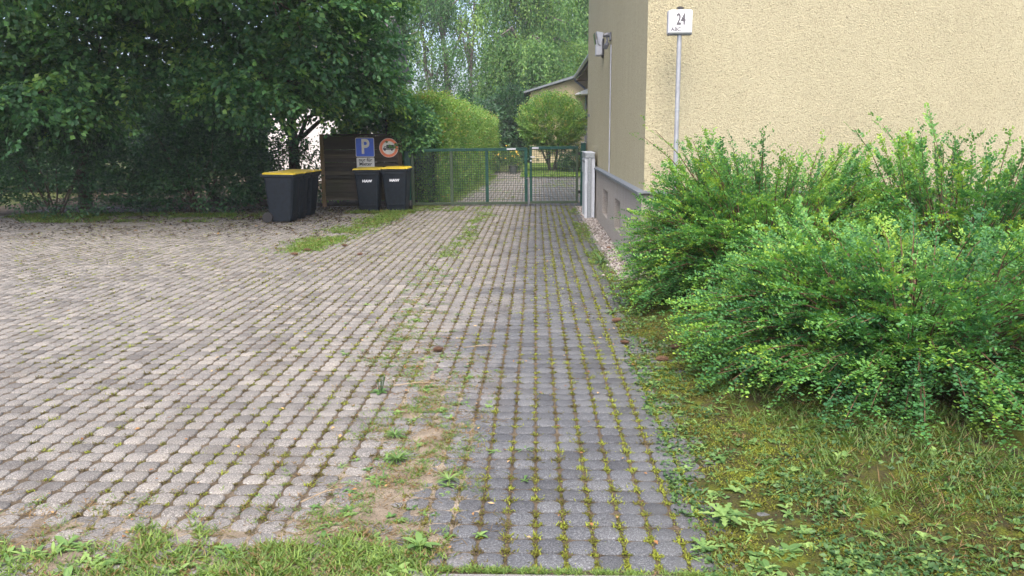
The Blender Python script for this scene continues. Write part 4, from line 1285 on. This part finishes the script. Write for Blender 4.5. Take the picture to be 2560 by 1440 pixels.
# mossy cushion blades on the verge
n = 9000
vx = .62 + 1.5 * rng.random(n) ** 1.4; vy = 2.65 + 6.6 * rng.random(n) ** 1.3
d = vx - verge_edge(vy)
on = (d > -.08) & (fbm(vx * 4, vy * 4, 71) > .40)
vz = verge_h(vx, vy)
tufts(L, vx[on], vy[on], vz[on], 14, .016, .018, .0055, np.clip(.25 + 1.1 * (fbm(vx[on] * 3, vy[on] * 3, 72) - .3), 0, 1), .2, .8)
tag(L.build('moss', M['lf_moss']), 'yellow green moss growing in the paver joints', kind='stuff')

# grass
L = Leaves()
def scatter(x0, x1, y0, y1, n, dens):
    x = rng.uniform(x0, x1, n); y = rng.uniform(y0, y1, n)
    k = rng.random(n) < dens(x, y)
    return x[k], y[k]
gr = lambda x, y: np.clip((2.98 - y + .75 * (fbm(x * 3.4, y * 3.4, 5) - .48) + .10 * np.clip(-x - .5, 0, .8)) / .16, 0, 1) * np.clip((-.34 - x) / .15, 0, 1) * np.clip(1.1 + .40 * x, .28, .85)
x, y = scatter(-2.6, -.3, 2.70, 3.6, 5200, gr)
tufts(L, x, y, np.maximum(dirt_h(x, y), -.004), 9, np.clip(.02 + .055 * fbm(x * 4, y * 4, 6), .02, .07), .014, .0056, np.where(rng.random(len(x)) < .16, .12, np.clip(.62 + .22 * rng.normal(size=len(x)), .3, 1)), .12, .7)
# grass line along the kerb joint
x, y = scatter(-.5, .8, 2.76, 2.84, 420, lambda x, y: np.clip(.75 - .25 * x, .15, 1))
y = 2.815 - SKEW * x + rng.normal(0, .008, len(x))
tufts(L, x, y, np.zeros(len(x)) - .004, 10, .022, .009, .0035, np.clip(.62 + .16 * rng.normal(size=len(x)), 0, 1), .12, .8)
# tufts over the sandy strip, dry and green mixed
x, y = scatter(-2.4, -.25, 2.8, 9.5, 14000, lambda x, y: np.clip(dirt_mask(x, y) * 1.3 * (fbm(x * 4.5, y * 4.5, 15) - .42) * 3.6, 0, 1))
tufts(L, x, y, np.maximum(dirt_h(x, y), -.006), 9, .030, .015, .0042, np.where(rng.random(len(x)) < .42, .12, .55) + .12 * rng.normal(size=len(x)), .1, .95)
x, y = scatter(-2.8, -.1, 2.9, 7, 3200, lambda x, y: dirt_mask(x, y) * .55)
tufts(L, x, y, np.maximum(dirt_h(x, y), -.006), 6, .05, .03, .0022, .10 + .06 * rng.normal(size=len(x)), .08, 1.6)
# weed strip towards the gate and patches by the bins
x, y = scatter(-1.9, -.4, 9, 18.7, 3600, lambda x, y: np.exp(-((x - strip_x(y) - .06 * np.sin(y * 2)) / .14) ** 2) * np.clip((fbm(x * 2, y * 2, 25) - .34) * 3, 0, 1))
tufts(L, x, y, np.zeros(len(x)) - .006, 8, .055, .03, .010, .58 + .15 * rng.normal(size=len(x)), .14, .8)
x, y = scatter(-4.2, -2.0, 11.2, 17.3, 7000, lambda x, y: np.exp(-((x + 3.22 - .09 * (y - 14)) / .30) ** 2) * np.clip((fbm(x * 2, y * 1.2, 35) - .30) * 2.6, 0, 1))
tufts(L, x, y, np.zeros(len(x)) - .006, 8, .06, .035, .012, .52 + .15 * rng.normal(size=len(x)), .14, .8)
x, y = scatter(-2.9, -1.6, 17.6, 18.8, 900, lambda x, y: .55 * np.clip((fbm(x * 2, y * 2, 36) - .25) * 2.6, 0, 1))
tufts(L, x, y, np.zeros(len(x)) - .006, 8, .06, .035, .012, .56 + .15 * rng.normal(size=len(x)), .14, .8)
x, y = scatter(-4.0, -2.6, 17.1, 17.5, 400, lambda x, y: .5 + 0 * x)
tufts(L, x, y, np.zeros(len(x)) - .006, 7, .09, .03, .012, .5 + .15 * rng.normal(size=len(x)), .14, .6)
x, y = scatter(-2.3, -1.5, 19.4, 33, 2600, lambda x, y: np.exp(-((x - np.interp(y, [19.6, 24, 33], [-2.25, -2.05, -1.8])) / .22) ** 2))
tufts(L, x, y, np.zeros(len(x)) - .006, 7, .09, .04, .014, .55 + .15 * rng.normal(size=len(x)), .14, .6)
x, y = scatter(-1.9, 2.2, 19.4, 31, 1600, lambda x, y: np.clip((fbm(x * 1.2, y * .8, 45) - .42) * 4, 0, 1))
tufts(L, np.round(x / PW) * PW, y, np.zeros(len(x)) - .006, 7, .04, .035, .016, .45 + .2 * rng.normal(size=len(x)), .14, .9)
x, y = scatter(-.5, 2.9, 31.6, 46, 6000, lambda x, y: .9 + 0 * x)
tufts(L, x, y, .02 + .02 * rng.random(len(x)), 5, .09, .05, .02, .6 + .15 * rng.normal(size=len(x)), .14, .5)
x, y = scatter(-11, -5.0, 15.4, 17.2, 2600, lambda x, y: np.clip((fbm(x * 1.5, y * 1.5, 46) - .36) * 3, 0, 1))
tufts(L, x, y, np.zeros(len(x)) - .006, 7, .09, .04, .013, .5 + .15 * rng.normal(size=len(x)), .14, .6)
# along the edging stones by the pebbles and among the verge
x, y = scatter(.70, .96, 9.0, 18.5, 900, lambda x, y: np.clip((fbm(x * 3, y * 1.1, 55) - .40) * 4, 0, .9))
tufts(L, x, y, np.zeros(len(x)) - .004, 8, .05, .025, .009, .55 + .2 * rng.normal(size=len(x)), .14, .8)
x, y = scatter(.68, 2.2, 2.7, 7.5, 3400, lambda x, y: np.clip((fbm(x * 3, y * 3, 65) - .36) * 3, 0, .8) * (x > verge_edge(y)))
tufts(L, x, y, verge_h(x, y), 6, np.where(x > 1.3, .05, .035), .02, .0045, np.where(rng.random(len(x)) < .08, .10, .46) + .12 * rng.normal(size=len(x)), .12, .8)
x, y = scatter(1.0, 2.4, 3.2, 6.0, 900, lambda x, y: np.clip((x - 1.05) / .4, 0, 1) * .7)
tufts(L, x, y, verge_h(x, y), 7, .085, .03, .005, .45 + .12 * rng.normal(size=len(x)), .1, .5)
tag(L.build('grass', M['lf_grass']), 'grass and dry stalks growing through the paving and the verge', kind='stuff')

# small leaves carpeting the verge
n = 26000
vx = .60 + 1.9 * rng.random(n) ** 1.3; vy = 2.65 + 6.4 * rng.random(n) ** 1.4
on = (vx > verge_edge(vy) - .03 + .12 * (fbm(vy * 4, vx * 4, 81) - .5)) & (rng.random(n) < np.clip((fbm(vx * 3.2, vy * 3.2, 82) - .36) * 3.2, .04, .95))
vx, vy = vx[on], vy[on]; n = len(vx)
LC = Leaves()
D = np.c_[rng.normal(size=(n, 2)), rng.uniform(-.1, .7, n)]
sz = rng.uniform(.012, .034, n)
LC.add(np.c_[vx, vy, verge_h(vx, vy) + rng.uniform(0, .022, n)], D, np.array([0, 0, 1.]) + rng.normal(0, .4, (n, 3)), sz, sz * rng.uniform(.4, .8, n), np.clip(.08 + .2 * rng.normal(size=n) + .5 * (fbm(vx * 2, vy * 2, 83) - .4), 0, 1), .15, .5, .2)
tag(LC.build('ground_leaves', M['lf_weed']), 'small low green leaves carpeting the verge', kind='stuff')

# broad-leaved weeds
def weed_leaf(V, F, T, base, az, ln, wd, lift, arch, tone, lobes):
    """jagged or smooth blade as a folded strip with real outline."""
    d = np.array([math.cos(az), math.sin(az), 0.]); s = np.array([-math.sin(az), math.cos(az), 0.])
    K = 9 if lobes else 6
    rows = []
    for k in range(K):
        t = k / (K - 1)
        w = wd * (math.sin(math.pi * min(1, .12 + t * .86)) ** (.8 if not lobes else .6)) * (.25 + .75 * t ** .6 if lobes else 1)
        if lobes and k % 2 == 0 and 0 < k < K - 1: w *= .38
        if k == K - 1: w = .0008
        h = lift * t - arch * t * t
        c = base + d * ln * t + np.array([0, 0, h])
        back = -d * ln * .05 if (lobes and k % 2) else 0
        rows.append((c + s * w + back + np.array([0, 0, w * .3]), c, c - s * w + back + np.array([0, 0, w * .3])))
    b = len(V)
    for r in rows: V.extend(r)
    for k in range(K - 1):
        a = b + 3 * k
        F.append((a, a + 1, a + 4, a + 3)); F.append((a + 1, a + 2, a + 5, a + 4)); T.extend((tone, tone * .94))
def rosette(V, F, T, x, y, z, n, ln, wd, lobes, tone, up=.4):
    a0 = random.uniform(0, 6.28)
    for k in range(n):
        l_ = ln * random.uniform(.4, 1.15)
        weed_leaf(V, F, T, np.array([x, y, z]), a0 + k * 2.4 + random.uniform(-.6, .6), l_, wd * random.uniform(.8, 1.2), l_ * up * random.uniform(.5, 1.3), l_ * up * .55, min(1, max(0, tone + random.gauss(0, .13))), lobes)
def weed_obj(name, spec, parent=None):
    V, F, T = [], [], []
    for s_ in spec: rosette(V, F, T, *s_)
    return np_mesh(name, np.array(V), [np.array(F)], M['lf_weed'], parent, np.array(T))
def weed_thing(name, label, cat, x, y, z, n, ln, wd, lobes, tone, up=.4, stalks=0, group=None):
    t = thing(name, label, cat, (x, y, z), 0, group)
    weed_obj('leaves', [(0, 0, 0, n, ln, wd, lobes, tone, up)], t)
    if stalks:
        mb = MB()
        for k in range(stalks):
            a = random.uniform(0, 6.28); r = random.uniform(.01, .04); h = random.uniform(.07, .12)
            mb.tube([(r * .3 * math.cos(a), r * .3 * math.sin(a), 0), (r * math.cos(a), r * math.sin(a), h * .6), (r * 1.3 * math.cos(a), r * 1.3 * math.sin(a), h)], [.0012, .0015, .0025], 4)
        mb.build('seed_stalks', M['lf_weed'], t)
    return t
weed_thing('plantain_weed', 'plantain weed with upright seed stalks in the pavers left of centre', 'weed', -.997, 4.97, 0, 12, .075, .013, False, .35, .35, 9)
weed_thing('plantain_weed', 'bright broad leaved weed at the sandy edge, bottom of the drive', 'weed', -.46, 2.985, .005, 17, .085, .012, False, .6, .6)
weed_thing('grass_clump', 'bushy green clump in the middle of the sandy strip', 'weed', -.70, 3.86, .006, 70, .075, .0030, False, .6, .95)
weed_thing('grass_clump', 'smaller light green clump right of the bushy clump', 'weed', -.415, 3.62, .006, 54, .060, .0030, False, .7, .8)
weed_thing('grass_clump', 'spreading green clump behind the bushy clump on the sand', 'weed', -.77, 4.20, .006, 56, .070, .0028, False, .55, .8)
weed_thing('dandelion_plant', 'big jagged leaved dandelion on the right mossy verge near the kerb', 'weed', .80, 3.235, .02, 13, .115, .022, True, .75, .45)
weed_thing('dandelion_plant', 'spread out dandelion at the right paver edge near the kerb', 'weed', .665, 2.985, .01, 10, .085, .016, True, .6, .3)
weed_thing('dandelion_plant', 'dandelion growing between driveway edge and pebble strip', 'weed', .845, 10.35, .0, 14, .20, .030, True, .35, .8)
weed_thing('dandelion_plant', 'small dandelion at the paver edge in front of the cones', 'weed', .72, 7.35, .0, 11, .10, .018, True, .6, .5)
spec = []
while len(spec) < 430:
    y = 2.75 + 5.5 * random.random() ** 1.5; x = .60 + 1.5 * random.random() ** 1.3
    e = float(verge_edge(y))
    if x < e - .02: continue
    if vnoise(np.array([x * 2.4]), np.array([y * 2.0]), 91)[0] < .36: continue
    kind = random.random()
    z = float(verge_h(np.array(x), np.array(y))) - .002
    if kind < .55: spec.append((x, y, z, random.randint(5, 9), random.uniform(.03, .075), random.uniform(.006, .012), True, random.uniform(.4, .9), random.uniform(.25, .7)))
    else: spec.append((x, y, z, random.randint(4, 8), random.uniform(.03, .06), random.uniform(.009, .015), False, random.uniform(.3, .85), random.uniform(.3, .8)))
for q in range(150):
    y = 2.95 + 7 * random.random() ** 1.6; x = float(strip_x(np.array(y))) + random.gauss(0, .22)
    spec.append((x, y, max(float(dirt_h(np.array(x), np.array(y))), -.006), random.randint(5, 10), random.uniform(.03, .06), random.uniform(.004, .008), random.random() < .3, random.uniform(.35, .8), random.uniform(.25, .7)))
for q in range(60):
    x = random.uniform(-2.3, -.5); y = random.uniform(2.68, 2.98)
    spec.append((x, y, .0, random.randint(5, 9), random.uniform(.04, .075), random.uniform(.006, .014), random.random() < .5, random.uniform(.5, .95), random.uniform(.4, .9)))
tag(weed_obj('weeds', spec), 'small broad leaved weeds in the verge, sand and joints', kind='stuff')

# ------------------------------------------------------------------ cones, twigs, dry leaves
def make_cone(ln=.085, r=.019):
    mb = MB()
    ga = 2.39996
    nsc = 78
    for k in range(nsc):
        t = (k + .5) / nsc
        rr = r * math.sin(math.pi * (.10 + .86 * t)) ** .75
        xx = (t - .5) * ln
        a = k * ga
        c = Vector((xx, rr * .72 * math.cos(a), rr * .72 * math.sin(a)))
        o_ = Vector((.55, math.cos(a) * .8, math.sin(a) * .8)).normalized()
        tn = Vector((0, -math.sin(a), math.cos(a)))
        w = .0062 * (.6 + .6 * math.sin(math.pi * t)); l_ = .0125
        mb.add([c - tn * w * .7, c + tn * w * .7, c + o_ * l_ * .75 + tn * w, c + o_ * l_, c + o_ * l_ * .75 - tn * w], [(0, 1, 2, 3, 4)])
    core = []
    for k in range(7):
        t = k / 6
        rr = max(.0008, r * .72 * math.sin(math.pi * (.06 + .88 * t)) ** .75)
        core.append([((t - .5) * ln, rr * math.cos(a * .785), rr * math.sin(a * .785)) for a in range(8)])
    mb.loft(core)
    return mb.build('pine_cone', M['cone'])
cone = make_cone()
cones = [(-.746, 5.98, 8, 1.0, 'short brown cone lying alone on the open pavers left of centre'),
         (.708, 6.98, 15, 1.0, 'brown cone on the mossy paver edge, farthest of the three by the bush'),
         (.700, 6.22, -20, .85, 'dark cone on the mossy pavers below the farthest cone'),
         (1.075, 6.03, -12, 1.15, 'long brown cone on the verge closest to the bush'),
         (.915, 5.72, 12, 1.05, 'pale brown cone among dandelion leaves on the verge'),
         (.905, 9.45, -25, 1.0, 'reddish cone at the near end of the pebble strip'),
         (1.04, 11.55, 60, 1.1, 'dark cone on the pebbles beside the plinth'),
         (-3.34, 11.05, 20, 1.1, 'dark cone on the shaded pavers at the left, nearest us'),
         (-3.27, 11.45, 5, 1.1, 'reddish brown cone just behind the dark cone at the left'),
         (-2.85, 11.95, -8, 1.0, 'brown cone at the front of the weed patch by the bins'),
         (-2.43, 11.05, 25, .9, 'small dark cone on the pavers right of the weed patch')]
for i, (x, y, rz, s_, lab) in enumerate(cones):
    o = cone if i == 0 else cone.copy()
    if i: C.objects.link(o)
    zz = .018 * s_
    if .6 < x < 1.3 and y < 9: zz += max(0., float(verge_h(np.array(x), np.array(y))))
    o.location = (x, y, zz); o.rotation_euler = (random.uniform(0, 3), R(random.uniform(-5, 5)), R(rz)); o.scale = (s_, s_, s_)
    tag(o, lab, 'cone', 'fallen cones')
cone.scale = (.85, 1.25, 1.25)
sticks = [((-.93, 5.08), (-.66, 5.15), 'thin dry stick lying near the plantain weed'), ((-.55, 6.05), (-.30, 6.12), 'pale forked twig on the pavers right of the lone cone'),
          ((-1.05, 3.36), (-.90, 3.52), 'short dry stick on the sand at the lower left')]
for (a, b_, lab) in sticks:
    mb = MB()
    p0, p1 = Vector((*a, .012)), Vector((*b_, .014))
    mid = p0.lerp(p1, .5) + Vector((0, .012, .004))
    mb.tube([p0, mid, p1], [.0032, .0028, .0015], 6)
    mb.tube([mid, mid + (p1 - p0) * .25 + Vector((0, .03, .004))], [.002, .001], 5)
    tag(mb.build('dry_twig', M['stick']), lab, 'twig')
L = Leaves()
n = 420
x = np.concatenate([rng.uniform(-2.5, .9, n // 2), rng.uniform(-4.5, 1.1, n // 2)]); y = np.concatenate([rng.uniform(2.85, 7, n // 2), rng.uniform(7, 18, n // 2)])
L.add(np.c_[x, y, np.full(n, .008)], np.c_[rng.normal(size=(n, 2)), rng.normal(0, .15, n)], np.array([0, 0, 1.]) + rng.normal(0, .35, (n, 3)), rng.uniform(.012, .035, n), rng.uniform(.008, .02, n), rng.random(n), .25)
tag(L.build('fallen_leaves', leaf_mat('fallen_leaf', [(0, (.14, .06, .03)), (.5, (.26, .14, .06)), (1, (.42, .30, .14))], .15, .8, .1)), 'scattered dry leaves and bits on the pavers', kind='stuff')

n = 9000  # dark bits strewn to deepen the tree shade on the paving
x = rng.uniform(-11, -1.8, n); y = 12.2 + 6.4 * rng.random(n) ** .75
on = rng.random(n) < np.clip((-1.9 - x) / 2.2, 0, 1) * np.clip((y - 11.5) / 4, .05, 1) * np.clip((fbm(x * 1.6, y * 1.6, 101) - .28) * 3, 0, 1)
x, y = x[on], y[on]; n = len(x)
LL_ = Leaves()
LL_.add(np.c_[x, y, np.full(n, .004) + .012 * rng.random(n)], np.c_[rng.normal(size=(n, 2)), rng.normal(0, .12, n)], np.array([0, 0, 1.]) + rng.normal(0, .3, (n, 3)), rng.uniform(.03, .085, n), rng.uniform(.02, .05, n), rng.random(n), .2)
tag(LL_.build('shade_litter', leaf_mat('shade_litter', [(0, (.022, .017, .012)), (.6, (.05, .036, .024)), (.93, (.085, .06, .036)), (1, (.20, .13, .06))], .1, .9, .1)), 'dark leaf bits standing in for tree shade on the pavers', kind='stuff')

# ------------------------------------------------------------------ lettering becomes real mesh
bpy.context.view_layer.update()
dg = bpy.context.evaluated_depsgraph_get()
for o in TEXTS:
    nm = o.name
    me = bpy.data.meshes.new_from_object(o.evaluated_get(dg))
    m_ = bpy.data.objects.new('tmp', me)
    C.objects.link(m_)
    m_.parent = o.parent
    m_.location, m_.rotation_euler, m_.scale = o.location.copy(), o.rotation_euler.copy(), o.scale.copy()
    bpy.data.objects.remove(o)
    m_.name = nm
    me.name = nm

# ------------------------------------------------------------------ moist summer air
hz = MB().box(-150, 150, -70, 170, -1.1, 24)
hzm = bpy.data.materials.new('damp_air')
hzm.use_nodes = True
ht_ = hzm.node_tree
ht_.nodes.remove(ht_.nodes['Principled BSDF'])
pv = nd(ht_, 'ShaderNodeVolumePrincipled', inp={'Color': (.93, .97, 1., 1), 'Density': HAZE, 'Anisotropy': .2})
ht_.links.new(pv.outputs[0], ht_.nodes['Material Output'].inputs['Volume'])
tag(hz.build('haze', hzm), 'thin pale summer haze', kind='stuff')
